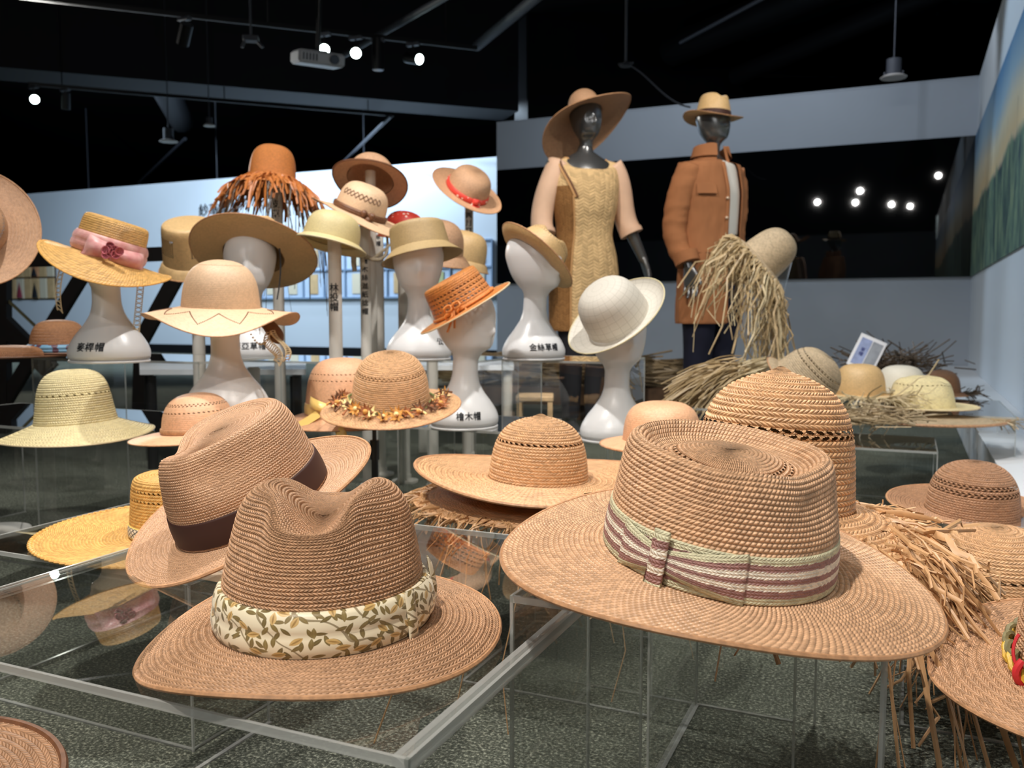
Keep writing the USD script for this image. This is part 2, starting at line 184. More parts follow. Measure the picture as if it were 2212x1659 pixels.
def lettering(text, height, depth=.0012, vertical=False, gap=1.0, place=None):
    """characters in the xz plane, centred on the origin, facing -y; place(x, z) may bend them onto a surface (returns points and outward normals)"""
    ms, n = [], len(text)
    for i, ch in enumerate(text):
        s = height / 60.0
        for rings in GLYPHS[ch]:
            rr = [np.array(r, float).reshape(-1, 2) for r in rings]
            p = Polygon(rr[0], rr[1:]).buffer(0)
            for g in getattr(p, 'geoms', [p]):
                if g.is_empty: continue
                e = trimesh.creation.extrude_polygon(g, 1.0, engine='earcut'); v = e.vertices.copy()
                x, y = (v[:, 0] - 32) * s, (v[:, 1] - 24) * s
                if vertical: y = y + ((n - 1) / 2 - i) * height * gap
                else: x = x + (i - (n - 1) / 2) * height * gap
                if place is None: w = np.stack([x, -depth * v[:, 2], y], 1)
                else:
                    P, Nn = place(x, y); w = P + Nn * (depth * (v[:, 2:3] * 1.4 - .4))
                e = trimesh.Trimesh(w, e.faces, process=False)
                if e.volume < 0: e.invert()
                ms.append(e)
    return join(*ms)

# ------------------------------------------------------------------ materials
class G:
    def __init__(g): g.n, g.l, g.c = {}, [], 0
    def node(g, kind, **kw):
        g.c += 1; name = f'n{g.c}'; ins = {}
        for k, v in kw.items():
            if isinstance(v, str) and '.' in v: g.l.append((v, f'{name}.{k}'))
            else: ins[k] = v
        g.n[name] = (kind, ins); return name
    def m(g, op, a, b=0.5, c=0.0): return g.node('math', math_type=op, value1=a, value2=b, value3=c) + '.value'
    def mix(g, f, a, b, t='mix'): return g.node('mix', mix_type=t, fac=f, color1=a, color2=b) + '.color'
    def ramp(g, f, stops, interp=True): return g.node('rgb_ramp', fac=f, ramp=stops, interpolate=interp) + '.color'
def srgb(r, g, b): return tuple(((c / 255) / 12.92 if c / 255 <= .04045 else ((c / 255 + .055) / 1.055) ** 2.4) for c in (r, g, b))
def mat(name, fn):
    g = G(); out = fn(g); usdkit.material(stage, '/World/Looks/' + name, g.n, g.l, surface=out); return name
def plain(name, col, rough=.5, spec=.5, var=0.0, scale=8.0, bump=0.0, bscale=60.0, **kw):
    """a painted or solid stuff: colour with a little drift and grain"""
    def f(g):
        pos = g.node('geometry') + '.position'; args = dict(roughness=rough, specular_ior_level=spec, **kw)
        if var:
            nz = g.node('noise_texture', vector=pos, scale=scale, detail=4.0) + '.fac'
            args['base_color'] = g.ramp(nz, [(.3, tuple(c * (1 - var) for c in col)), (.7, tuple(min(1, c * (1 + var)) for c in col))])
        else: args['base_color'] = col
        if bump:
            nb = g.node('noise_texture', vector=pos, scale=bscale, detail=3.0) + '.fac'
            args['normal'] = g.node('bump', height=nb, strength=bump, distance=.002) + '.normal'
        return g.node('principled_bsdf', **args) + '.BSDF'
    return mat(name, f)

def weave(name, cols, slant=.8, alt=True, brick=0.0, rough=.42, bump=1.0, dist=.0016, patch=.12, spec=.5):
    """plaited straw: st holds stitches around and rows down; each strand has a tone of its own"""
    def f(g):
        sx = g.node('separate_xyz', vector=g.node('uvmap', attribute='st') + '.UV'); x, y = sx + '.x', sx + '.y'
        j = g.m('floor', y); fv = g.m('subtract', y, j)
        d = g.m('subtract', 1.0, g.m('multiply', g.m('floored_modulo', j, 2.0), 2.0)) if alt else 1.0
        s = g.m('add', x, g.m('multiply', g.m('multiply', fv, slant), d))
        if brick: s = g.m('add', s, g.m('multiply', j, brick))
        k = g.m('floor', s); fs = g.m('subtract', s, k)
        vec = g.node('combine_xyz', x=k, y=j, z=0.0) + '.vector'
        wn = g.node('white_noise_texture', dimensions='2D', vector=vec) + '.value'
        col = g.ramp(wn, [(0, cols[0]), (.5, cols[1]), (1, cols[2])])
        fib = g.node('noise_texture', vector=g.node('combine_xyz', x=g.m('multiply', fs, 5.0), y=g.m('multiply', y, .9), z=k) + '.vector', scale=3.0, detail=2.0) + '.fac'
        col = g.mix(.25, col, g.ramp(fib, [(.25, cols[0]), (.75, cols[2])]))
        pn = g.node('noise_texture', vector=g.node('geometry') + '.position', scale=14.0, detail=3.0) + '.fac'
        v = g.m('add', 1.0 - patch, g.m('multiply', pn, 2 * patch))
        col = g.node('hsv', color=col, value=v) + '.color'
        a = g.m('power', g.m('sine', g.m('multiply', fv, PI)), .42); b = g.m('power', g.m('sine', g.m('multiply', fs, PI)), .55)
        hgt = g.m('multiply', a, g.m('add', .12, g.m('multiply', b, .88)))
        args = dict(base_color=col, roughness=rough, specular_ior_level=spec)
        if bump: args['normal'] = g.node('bump', height=hgt, strength=bump, distance=dist) + '.normal'
        return g.node('principled_bsdf', **args) + '.BSDF'
    return mat(name, f)
def pane(name, tint, f0=1.0, rough=0.0, refl=(1, 1, 1)):
    """clear sheet: light passes, the surface mirrors by its angle"""
    def f(g):
        fr = g.m('multiply', g.m('add', .04, g.m('multiply', g.m('power', g.node('layer_weight', blend=.5) + '.facing', 5.0), .96)), f0)
        a = g.node('transparent_bsdf', color=tint) + '.BSDF'; b = g.node('glossy_bsdf', color=refl, roughness=rough) + '.BSDF'
        return g.node('mix_closure', fac=fr, closure1=a, closure2=b) + '.closure'
    return mat(name, f)
# ------------------------------------------------------------------ straw stuffs
def tones(c, lo=.72, hi=1.25):
    lo, hi = 1 - (1 - lo) * .72, 1 + (hi - 1) * .8
    c = np.array(srgb(*c)); return [tuple(c * lo), tuple(c), tuple(np.minimum(c * hi, .95))]
weave('straw_tan', tones((196, 152, 116), .62, 1.3), slant=1.0, rough=.4)
weave('straw_tan_fine', tones((190, 148, 114), .75, 1.2), slant=.9, rough=.45, dist=.0008)
weave('straw_wheat', tones((214, 170, 132), .62, 1.3), slant=.6, alt=False, brick=.5, rough=.36)
weave('straw_honey', tones((210, 164, 120), .6, 1.28), slant=1.2, rough=.42)
weave('straw_gold', tones((214, 166, 96), .6, 1.3), slant=1.0, alt=False, brick=.5, rough=.42)
weave('straw_cream', tones((240, 222, 170), .8, 1.15), slant=.8, rough=.35)
weave('straw_pink', tones((218, 168, 130), .8, 1.15), slant=.8, rough=.45, bump=.5, dist=.0008)
weave('straw_pale', tones((222, 186, 150), .85, 1.12), slant=.8, rough=.5, bump=.4, dist=.0006)
weave('straw_olive', tones((176, 150, 106), .85, 1.12), slant=.5, alt=False, rough=.5, bump=.4, dist=.0006)
weave('straw_brown', tones((150, 104, 68), .7, 1.25), slant=.8, rough=.5)
weave('straw_rust', tones((206, 128, 66), .75, 1.2), slant=.8, rough=.45)
weave('straw_orange', tones((216, 138, 70), .7, 1.25), slant=.8, alt=False, brick=.5, rough=.42)
weave('straw_khaki', tones((202, 168, 118), .85, 1.12), slant=.5, rough=.5, bump=.4, dist=.0006)
weave('straw_pistachio', tones((206, 190, 140), .88, 1.1), slant=.5, rough=.5, bump=.3, dist=.0006)
weave('straw_grey', tones((190, 168, 136), .65, 1.25), slant=1.0, rough=.5)
weave('straw_umber', tones((168, 126, 94), .62, 1.25), slant=1.0, rough=.45)
weave('straw_paper', tones((216, 208, 190), .97, 1.03), slant=.2, rough=.6, bump=.15, dist=.0004)
def reed(name, c, lo=.6, hi=1.3, rough=.45):
    def f(g):
        ri = g.node('geometry') + '.random_per_island'; pn = g.node('noise_texture', vector=g.node('geometry') + '.position', scale=90.0, detail=2.0) + '.fac'
        col = g.ramp(g.m('add', g.m('multiply', ri, .75), g.m('multiply', pn, .25)), [(.1, tones(c, lo, hi)[0]), (.5, srgb(*c)), (.9, tones(c, lo, hi)[2])])
        return g.node('principled_bsdf', base_color=col, roughness=rough) + '.BSDF'
    return mat(name, f)
reed('reed_honey', (222, 174, 124)); reed('reed_tan', (206, 160, 112)); reed('reed_orange', (204, 122, 58)); reed('reed_grey', (196, 172, 134)); reed('reed_brown', (120, 88, 60)); reed('reed_dark', (92, 74, 54)); reed('reed_pale', (226, 206, 164))

def smst(x, a, b):
    t = np.clip((x - a) / (b - a), 0, 1); return t * t * (3 - 2 * t)
PROF = {
    'soft': [(0, .955), (.3, .955), (.5, .95), (.61, .96), (.69, .985), (.76, .985), (.83, .93), (.895, .78), (.95, .45), (1, 0)],   # crown outline from the tip (radius 0) to the sweatband (radius 1): radius and share of the height
    'dome': [(0, 1), (.2, .99), (.45, .94), (.66, .84), (.82, .68), (.92, .48), (.97, .25), (1, 0)],
    'round': [(0, 1), (.3, .985), (.55, .94), (.75, .83), (.88, .66), (.95, .45), (.985, .22), (1, 0)],
    'fedora': [(0, 1), (.3, .995), (.52, .985), (.68, .945), (.79, .85), (.86, .68), (.92, .45), (.965, .22), (1, 0)],
    'flat': [(0, 1), (.4, 1), (.75, .99), (.88, .95), (.93, .84), (.955, .6), (.98, .3), (1, 0)],
    'tele': [(0, .95), (.25, .945), (.45, .90), (.60, .84), (.70, .87), (.78, .955), (.835, .99), (.88, .95), (.92, .82), (.955, .5), (1, 0)],
    'bell': [(0, 1), (.3, .985), (.55, .93), (.72, .82), (.83, .65), (.89, .45), (.94, .22), (1, 0)],
}
class Hat:
    def __init__(s, a, b, h, prof, bw, bz, n, rowh, dent=None, nub=0.0, rows=None):
        """a, b half width and half length of the head opening, h crown height; bw(th) brim width; bz(th, t) brim height; n stitches around; rowh row height"""
        s.a, s.b, s.h, s.bw, s.bz, s.n, s.rowh, s.dent = a, b, h, bw, bz, n, rowh, dent
        p = np.array(PROF[prof] if isinstance(prof, str) else prof, float); q = p * [(a + b) / 2, h]
        d = np.r_[0, np.cumsum(np.linalg.norm(np.diff(q, axis=0), axis=1))]; s.L = d[-1]
        s.R, s.Z = PchipInterpolator(d / d[-1], p[:, 0]), PchipInterpolator(d / d[-1], p[:, 1] * h); s.nub = nub
        s.rows = max(2, round(s.L / rowh)); s.bL = float(np.mean(bw(np.linspace(0, 2 * PI, 64)))); s.brows = max(2, round(s.bL / rowh))
    def crown(s, th, q):
        """th along the last axis, q (rows) in 0..1 from tip to sweatband"""
        th, q = np.broadcast_arrays(th, q); r = s.R(q)
        P = np.stack([s.a * r * np.cos(th), s.b * r * np.sin(th), s.Z(q) + s.nub * np.exp(-(r / .12) ** 2)], -1)
        return s.dent(P, r, th, s) if s.dent else P
    def brim(s, th, t):
        th, t = np.broadcast_arrays(th, t); w = s.bw(th) * t
        # the brim runs square to the oval
        nx, ny = np.cos(th) / s.a, np.sin(th) / s.b; l = np.hypot(nx, ny)
        return np.stack([s.a * np.cos(th) + w * nx / l, s.b * np.sin(th) + w * ny / l, s.bz(th, t)], -1)
def normals(P):
    du = np.roll(P, -1, 1) - np.roll(P, 1, 1); dv = np.gradient(P, axis=0); N = np.cross(dv, du)
    N /= np.linalg.norm(N, axis=-1, keepdims=True) + 1e-12
    return N
def relief(U, V, slant, alt, brick):
    j = np.floor(V); fv = V - j; d = (1 - 2 * np.mod(j, 2)) if alt else 1.0
    sx = U + d * slant * fv + brick * j; fs = sx - np.floor(sx)
    return (np.sin(PI * np.clip(fv, 0, 1)) + 1e-9) ** .42 * (.12 + .88 * (np.sin(PI * fs) + 1e-9) ** .55)
WV = {'straw_tan': (1.0, True, 0), 'straw_tan_fine': (.9, True, 0), 'straw_wheat': (.6, False, .5), 'straw_honey': (1.2, True, 0), 'straw_gold': (1.0, False, .5), 'straw_umber': (1.0, True, 0), 'straw_cream': (.8, True, 0), 'straw_grey': (1.0, True, 0), 'straw_orange': (.8, False, .5)}
def angles(n, us, hi, face):
    """angles around the hat, dense where the hat faces the viewer; the seam lies at the back"""
    c = -PI / 2 - face
    if not hi: return c - PI + 2 * PI * np.arange(us) / us, np.ones(us)
    w = 2.15; a = np.linspace(-w, w, int(n * us * 2 * w / (2 * PI))); e = 2 * PI - 2 * w; k = max(24, int(n * e / (2 * PI) * 1.2)); o = np.linspace(w, w + e, k + 2)[1:-1]
    o = o[np.argsort(np.where(o > PI, o - 2 * PI, o))]; t = np.r_[np.where(o > PI, o - 2 * PI, o), a]; t = np.sort(t)
    return c + t, 1 - smst(np.abs(t), w - .25, w - .02)
def shell(fn, ang, qs, rows0, rows, n, thick, matn, amp, cut=None, up=1):
    """one skin of the hat with its plait in relief; fn(th, q)"""
    th, msk = ang; nu = len(th); t0 = th[0]
    P = fn(th[None, :], qs[:, None]); N = normals(P) if len(qs) > 1 else None
    U = np.broadcast_to(((th - t0) * n / (2 * PI))[None], P.shape[:2]); V = np.broadcast_to(rows0 + qs[:, None] * rows, P.shape[:2])
    if amp:
        r = np.linalg.norm(P[..., :2] - P[..., :2].mean(1, keepdims=True), axis=-1); r = r / max(r.max(), .07)
        P = P + N * (relief(U, V, *WV.get(matn, (.8, True, 0))) * amp * np.clip(r / .3, .1, 1) * msk[None])[..., None]
    if thick: P = P - N * thick
    nv = len(qs); P = np.concatenate([P, P[:, :1]], 1); U = np.concatenate([U, U[:, :1] * 0 + n], 1); V = np.concatenate([V, V[:, :1]], 1)
    f = gridfaces(nv, nu + 1, False)
    if up < 0: f = f[:, ::-1]
    uv = np.stack([U, V], -1).reshape(-1, 2); v = P.reshape(-1, 3)
    if cut is not None:
        c = uv[f].mean(1); f = f[~cut(c[:, 0], c[:, 1])]
    tri = np.vstack([f[:, [0, 1, 2]], f[:, [0, 2, 3]]])[:, ::-1]
    return v, tri, uv
def stack(*parts):
    v, f, u, k = [], [], [], 0
    for a, b, c in parts: v.append(a); f.append(b + k); u.append(c); k += len(a)
    return (np.vstack(v), np.vstack(f)), np.vstack(u)
def holes(bands):
    """bands: (first row, number of rows, holes around = every k-th stitch, width, height, lean)"""
    def cut(U, V):
        out = np.zeros(len(U), bool)
        for r0, nr, per, hw, hh, lean in bands:
            for k in range(nr):
                fv = V - (r0 + k); u = U / per + .5 * (k % 2) + lean * (fv - .5) * (1 if k % 2 else -1); fu = u - np.floor(u) - .5
                out |= (fv > 0) & (fv < 1) & ((fu / hw) ** 2 + ((fv - .5) / hh) ** 2 < 1)
        return out
    cut.band = (min(b[0] for b in bands), max(b[0] + b[1] for b in bands))
    return cut
def hat_parts(path, S, matn, hi=0, amp=.0009, thick=.0022, cut=None, gaprows=None, edge='straw', edge_r=.0022, us=5, vs=4, face=0.0, band=None):
    """crown, brim and brim edge of the hat as parts under path. Open-work (cut) lies in the rows band"""
    n = S.n
    if cut is not None and band is None: band = getattr(cut, 'band', (0, S.rows))
    segs = [(0, S.rows, False)]
    if cut is not None: a, b_ = max(0, int(band[0])), min(S.rows, int(math.ceil(band[1]))); segs = [s for s in ((0, a, False), (a, b_, True), (b_, S.rows, False)) if s[1] > s[0]]
    ls = []
    for a, b_, dense in segs:
        k = b_ - a; per = (max(vs, 6) if dense else vs) if hi else (6 if dense else min(2, 36 / S.rows))
        q = np.linspace(a / S.rows, b_ / S.rows, max(2, int(round(k * per)) + 1))
        if a == 0: q[0] = .004
        ang = angles(n, us, 1, face) if hi else angles(n, n * us if dense else 112, 0, face)
        v, t, u = shell(S.crown, ang, q, 0, S.rows, n, 0, matn, amp if hi else 0, cut if dense else None); ls.append((v, t, u))
    ls.append(shell(S.crown, angles(n, 64, 0, face), np.linspace(.004, 1, 26), 0, S.rows, n, thick * 1.5, matn, 0, gaprows, -1))
    mesh, uv = stack(*ls)
    part(path, 'crown', mesh, matn, True, uv)
    per = vs if hi else min(2, 20 / S.brows); nb = int(n * 1.35)
    A = shell(S.brim, angles(nb, us, 1, face) if hi else angles(nb, 112, 0, face), np.linspace(0, 1, max(6, int(round(S.brows * per)) + 1)), S.rows, S.brows, nb, 0, matn, amp if hi else 0)
    B = shell(S.brim, angles(nb, 96, 0, face), np.linspace(0, 1, 12), S.rows, S.brows, nb, thick, matn, 0, None, -1)
    mesh, uv = stack(A, B); part(path, 'brim', mesh, matn, True, uv)
    if edge:
        th = np.linspace(0, 2 * PI, 145)[:-1]; E = S.brim(th, np.ones_like(th)); E[:, 2] -= thick * .5
        part(path, 'brim_edge', ring(E, edge_r), EDGE.get(edge, edge), 40)
EDGE = {'straw': 'cord_tan'}
def ring(E, r, k=6):
    """closed cord through the points E"""
    n = len(E); T = np.roll(E, -1, 0) - np.roll(E, 1, 0); T /= np.linalg.norm(T, axis=1, keepdims=True)
    nr = np.cross(E - E.mean(0), np.roll(E, -1, 0) - E.mean(0)).sum(0); nr /= np.linalg.norm(nr)
    A = np.cross(T, nr); A /= np.linalg.norm(A, axis=1, keepdims=True) + 1e-9; B = np.cross(T, A); a = np.linspace(0, 2 * PI, k, endpoint=False)
    V = (E[:, None] + r * (np.cos(a)[None, :, None] * A[:, None] + np.sin(a)[None, :, None] * B[:, None]))
    i = np.arange(n)[:, None]; j = np.arange(k)[None]; f = np.stack([i * k + j, i * k + (j + 1) % k, ((i + 1) % n) * k + (j + 1) % k, ((i + 1) % n) * k + j], -1).reshape(-1, 4)
    m = trimesh.Trimesh(V.reshape(-1, 3), np.vstack([f[:, [0, 1, 2]], f[:, [0, 2, 3]]]), process=False)
    if m.volume < 0: m.invert()
    return m
def band_mesh(S, z0, z1, off=.002, bulge=.0015, nu=200, fold=0.0, tilt=0.0, um=None):
    """a ribbon round the crown between heights z0 and z1; st = (metres around, 0..1 up)"""
    q = np.linspace(0, 1, 600); zz = S.Z(q); th = np.linspace(0, 2 * PI, nu, endpoint=False) + PI / 2
    t = np.linspace(0, 1, 13); hgt = z0 + (z1 - z0) * t
    def at(h): return np.interp(-h, -zz[np.argmax(zz):], q[np.argmax(zz):])
    P = np.stack([S.crown(th, np.full(nu, at(h))) for h in hgt])
    if tilt: P[..., 2] += tilt * np.sin(th)[None]
    rad = P[..., :2] / (np.linalg.norm(P[..., :2], axis=-1, keepdims=True)); o = off + bulge * np.sin(PI * t)
    if fold: o = o + fold * (np.abs(np.sin(2 * PI * t)) ** .6) * .9
    P[..., :2] += rad * o[:, None, None]
    In = P.copy(); In[..., :2] -= rad * (o[:, None, None] + .0006)
    L = np.r_[0, np.cumsum(np.linalg.norm(np.diff(np.concatenate([P[6], P[6, :1]]), axis=0), axis=1))]
    ring_ = np.concatenate([P, In[::-1]], 0); ring_ = np.concatenate([ring_, ring_[:1]], 0); ring_ = np.concatenate([ring_, ring_[:, :1]], 1)
    tv = np.r_[t, t[::-1], t[0]]
    uv = np.stack([np.broadcast_to(L[None], ring_.shape[:2]), np.broadcast_to(tv[:, None], ring_.shape[:2])], -1)
    f = gridfaces(len(tv), nu + 1, False); tri = np.vstack([f[:, [0, 1, 2]], f[:, [0, 2, 3]]])
    return (ring_.reshape(-1, 3), tri), uv.reshape(-1, 2)
def fringe(S, n, length, seed, width=.004, thick=.0014, droop=(.2, 1.2), where=(0, 2 * PI), inset=(.0, .12), spread=.5, lift=.2, k=5, under=False):
    """loose straw ends around the brim: (n, k, 3) middle lines and widths"""
    g = np.random.default_rng(seed); th = g.uniform(*where, n); t = 1 - g.uniform(*inset, n)
    P0 = S.brim(th, t); e = .02; out = S.brim(th, np.ones(n)) - S.brim(th, np.full(n, .9)); out /= np.linalg.norm(out, axis=1, keepdims=True)
    tan = np.cross(out, (0, 0, 1.0)); tan /= np.linalg.norm(tan, axis=1, keepdims=True)
    d = out + tan * g.normal(0, spread, n)[:, None] + np.array([0, 0, 1.0]) * (g.normal(0, .18, n) + lift)[:, None]; d /= np.linalg.norm(d, axis=1, keepdims=True)
    L = length[0] + (length[1] - length[0]) * g.random(n) ** 1.8; dr = g.uniform(*droop, n); s = np.linspace(0, 1, k)
    P = P0[:, None] + d[:, None] * (L[:, None] * s)[..., None]
    P[..., 2] -= (dr * L)[:, None] * s[None] ** 2
    kink = g.normal(0, .06, (n, k, 3)) * L[:, None, None] * s[None, :, None]; P += kink
    P[:, :, 2] += (-.003 if under else .0015)
    w = width * g.uniform(.6, 1.5, n); w = w[:, None] * np.linspace(1, .7, k)[None]
    return P, w
def flat_brim(w, drop=0.0, curl=0.0, p=1.5, wave=None, k=1):
    def bz(th, t):
        z = -drop * t ** p + curl * t ** 3
        return z + (wave(th) * t ** 1.6 if wave else 0)
    return (lambda th: np.full(np.shape(th), w)), bz
plain('cord_tan', srgb(184, 138, 100), .5, var=.25, scale=160); plain('cord_dark', srgb(110, 72, 48), .5, var=.2, scale=120); plain('cord_orange', srgb(214, 134, 66), .5, var=.2, scale=120); plain('cord_cream', srgb(216, 196, 158), .5, var=.1, scale=120); plain('cord_gold', srgb(212, 160, 84), .5, var=.25, scale=160)
plain('ribbon_brown', srgb(62, 38, 32), .6, .3, var=.08, scale=30); plain('ribbon_black', srgb(28, 24, 24), .6, .3)
plain('cord_yellow', srgb(212, 170, 60), .45, var=.25, scale=200); plain('cord_olive', srgb(120, 112, 76), .6, var=.25, scale=200); plain('cord_red', srgb(206, 44, 52), .5)
def carpetf(g):
    pos = g.node('geometry') + '.position'
    a = g.node('noise_texture', vector=pos, scale=190.0, detail=3.0, roughness=.7) + '.fac'; b = g.node('noise_texture', vector=pos, scale=5.0, detail=3.0) + '.fac'
    col = g.ramp(a, [(.32, srgb(48, 50, 44)), (.52, srgb(84, 87, 78)), (.70, srgb(172, 174, 156))]); col = g.node('hsv', color=col, value=g.m('add', .75, g.m('multiply', b, .5))) + '.color'
    return g.node('principled_bsdf', base_color=col, roughness=.95, specular_ior_level=.1, normal=g.node('bump', height=a, strength=1.0, distance=.004) + '.normal') + '.BSDF'
mat('carpet', carpetf)
plain('wall_paint', srgb(200, 206, 214), .85, .2, var=.02, scale=2)
plain('cord_olive2', srgb(150, 128, 84), .5); plain('cord_pale', srgb(206, 194, 156), .6); plain('black_metal', srgb(24, 24, 26), .4); plain('pole_white', srgb(214, 208, 198), .5, .4)
plain('twig', srgb(172, 158, 136), .8, .2, var=.3, scale=60); plain('rose', srgb(196, 108, 118), .6, .2, var=.1); plain('leaf_green', srgb(112, 120, 74), .7, .2, var=.3, scale=60); plain('ribbon_tan', srgb(120, 84, 56), .6, var=.2, scale=40)
for n_, c_ in (('petal_rust', (152, 96, 62)), ('petal_ochre', (202, 146, 78)), ('petal_cream', (232, 206, 146)), ('petal_brown', (112, 80, 60))): plain(n_, srgb(*c_), .7, .2, var=.25, scale=150)
plain('satin_yellow', srgb(236, 200, 116), .3, .5, sheen_weight=.2)
def organzaf(g):
    nz = g.node('noise_texture', vector=g.node('geometry') + '.position', scale=45.0, detail=4.0) + '.fac'
    a = g.node('transparent_bsdf', color=(1, .9, .9)) + '.BSDF'; b = g.node('principled_bsdf', base_color=g.ramp(nz, [(.3, srgb(216, 140, 140)), (.7, srgb(240, 190, 184))]), roughness=.4, sheen_weight=.3) + '.BSDF'
    return g.node('mix_closure', fac=.66, closure1=a, closure2=b) + '.closure'
mat('organza', organzaf)
def checkf(g):
    sx = g.node('separate_xyz', vector=g.node('uvmap', attribute='st') + '.UV')
    nz = g.node('noise_texture', vector=g.node('geometry') + '.position', scale=30.0, detail=2.0) + '.fac'
    x = g.m('fraction', g.m('add', g.m('multiply', sx + '.x', .12), g.m('multiply', nz, .25))); y = g.m('fraction', g.m('add', g.m('multiply', sx + '.y', .16), g.m('multiply', nz, .25)))
    ln = g.m('maximum', g.m('less_than', x, .045), g.m('less_than', y, .05))
    return g.node('principled_bsdf', base_color=g.mix(g.m('multiply', ln, .5), srgb(200, 194, 182), srgb(140, 132, 118)), roughness=.65) + '.BSDF'
mat('paper_check', checkf)
plain('wall_grey', srgb(172, 180, 190), .85, .2, var=.02, scale=2); plain('wall_white', srgb(216, 224, 232), .8, .2, var=.015, scale=2); plain('black_paint', (.006, .006, .007), .8, .2); reed('reed_sand', (206, 178, 132), .6, 1.25); plain('ceiling_navy', (.011, .012, .017), .6, .3); plain('black_glass', (.002, .0025, .003), .02, .9); plain('plinth_white', srgb(220, 222, 224), .5)
plain('case_blue', srgb(196, 214, 236), .6); plain('case_line', srgb(132, 156, 184), .6); plain('sample_tan', srgb(204, 176, 136), .6); plain('sample_sand', srgb(214, 180, 132), .6, var=.1, scale=12); plain('sample_green', srgb(190, 194, 140), .6); plain('sample_cream', srgb(226, 214, 188), .6); plain('sample_orange', srgb(206, 148, 104), .6, var=.1, scale=12); plain('wood_dark', srgb(84, 60, 44), .6); plain('cord_red2', srgb(150, 56, 74), .6)
plain('black_timber', srgb(30, 24, 22), .6, .3, var=.2, scale=20); plain('table_white', srgb(226, 230, 234), .35); plain('wood_brown', srgb(96, 74, 56), .7, .3, var=.3, scale=14); plain('wood_pale', srgb(196, 164, 122), .6, var=.15, scale=20)
plain('pipe_grey', srgb(70, 73, 82), .6); plain('pipe_dark', srgb(38, 40, 46), .6); plain('track_black', srgb(20, 20, 23), .4); plain('track_grey', srgb(96, 100, 108), .45); plain('lens_off', srgb(60, 64, 70), .15); plain('projector_white', srgb(206, 210, 216), .45); plain('downlight_white', srgb(206, 200, 196), .5)
mat('lamp_lit', lambda g: g.node('emission', color=(.78, 1.0, .94), strength=26.0) + '.emission')
plain('card_white', srgb(232, 234, 240), .5); plain('card_blue', srgb(150, 164, 204), .5, var=.25, scale=22); plain('card_grey', srgb(150, 156, 166), .5, var=.15, scale=30); plain('card_ink', srgb(60, 70, 130), .5)
plain('mannequin_silver', (.16, .165, .17), .26, .5, metallic=.75); plain('peach_chiffon', srgb(226, 188, 160), .6, .3, var=.05, scale=14, bump=.3, bscale=14); plain('legging_black', srgb(40, 40, 44), .7, .2); plain('linen_dark', srgb(120, 74, 44), .8); plain('shirt_white', srgb(226, 222, 214), .7); plain('button_pearl', srgb(220, 196, 170), .3); plain('navy_denim', srgb(30, 32, 48), .8, .2, var=.25, scale=10); plain('knit_edge', srgb(206, 158, 104), .7)
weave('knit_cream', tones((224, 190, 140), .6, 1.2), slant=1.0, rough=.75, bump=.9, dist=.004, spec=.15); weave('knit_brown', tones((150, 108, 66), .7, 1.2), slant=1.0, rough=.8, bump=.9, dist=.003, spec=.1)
plain('linen_rust', srgb(164, 110, 74), .85, .15, var=.10, scale=9, bump=.5, bscale=22)
def muralf(g):
    sx = g.node('separate_xyz', vector=g.node('geometry') + '.position'); y, z = sx + '.y', sx + '.z'
    w = g.node('noise_texture', vector=g.node('combine_xyz', x=0.0, y=g.m('multiply', y, .35), z=g.m('multiply', z, .6)) + '.vector', scale=1.6, detail=4.0) + '.fac'
    h = g.m('divide', g.m('subtract', z, MURAL[0]), MURAL[1] - MURAL[0])
    sky = g.ramp(g.m('add', g.m('subtract', 1.0, h), g.m('multiply', g.m('subtract', w, .5), .35)), [(0, srgb(92, 138, 180)), (.2, srgb(150, 180, 200)), (.36, srgb(216, 206, 178)), (.5, srgb(222, 198, 154)), (.62, srgb(214, 198, 176))])
    streak = g.node('noise_texture', vector=g.node('combine_xyz', x=0.0, y=g.m('multiply', y, 5.0), z=g.m('multiply', z, 1.9)) + '.vector', scale=1.5, detail=5.0, roughness=.65) + '.fac'
    drip = g.node('noise_texture', vector=g.node('combine_xyz', x=0.0, y=g.m('multiply', y, 16.0), z=g.m('multiply', z, .9)) + '.vector', scale=1.2, detail=3.0) + '.fac'
    trees = g.ramp(streak, [(.28, srgb(34, 50, 66)), (.42, srgb(64, 90, 92)), (.54, srgb(110, 138, 116)), (.66, srgb(146, 164, 130)), (.78, srgb(90, 96, 140))])
    line = g.m('add', g.m('add', .47, g.m('multiply', g.m('subtract', w, .5), .25)), g.m('multiply', g.m('subtract', streak, .5), .18))
    below = g.m('smoothstep', h, 0.0) if False else g.node('map_range', range_type='smoothstep', value=g.m('subtract', line, h), from_min=-.02, from_max=.03, clamp=True) + '.result'
    col = g.mix(below, sky, trees)
    tr = g.m('multiply', g.m('greater_than', drip, .66), g.m('multiply', g.m('less_than', h, .66), .7)); col = g.mix(tr, col, srgb(52, 58, 60))
    return g.node('principled_bsdf', base_color=col, roughness=.6) + '.BSDF'
_a = (lambda px, py: (lambda r: EYE + r[2] * (9.0 / r[1]))(ray(px, py))); MURAL = (_a(1600, 605), _a(1600, 330)); mat('mural', muralf)
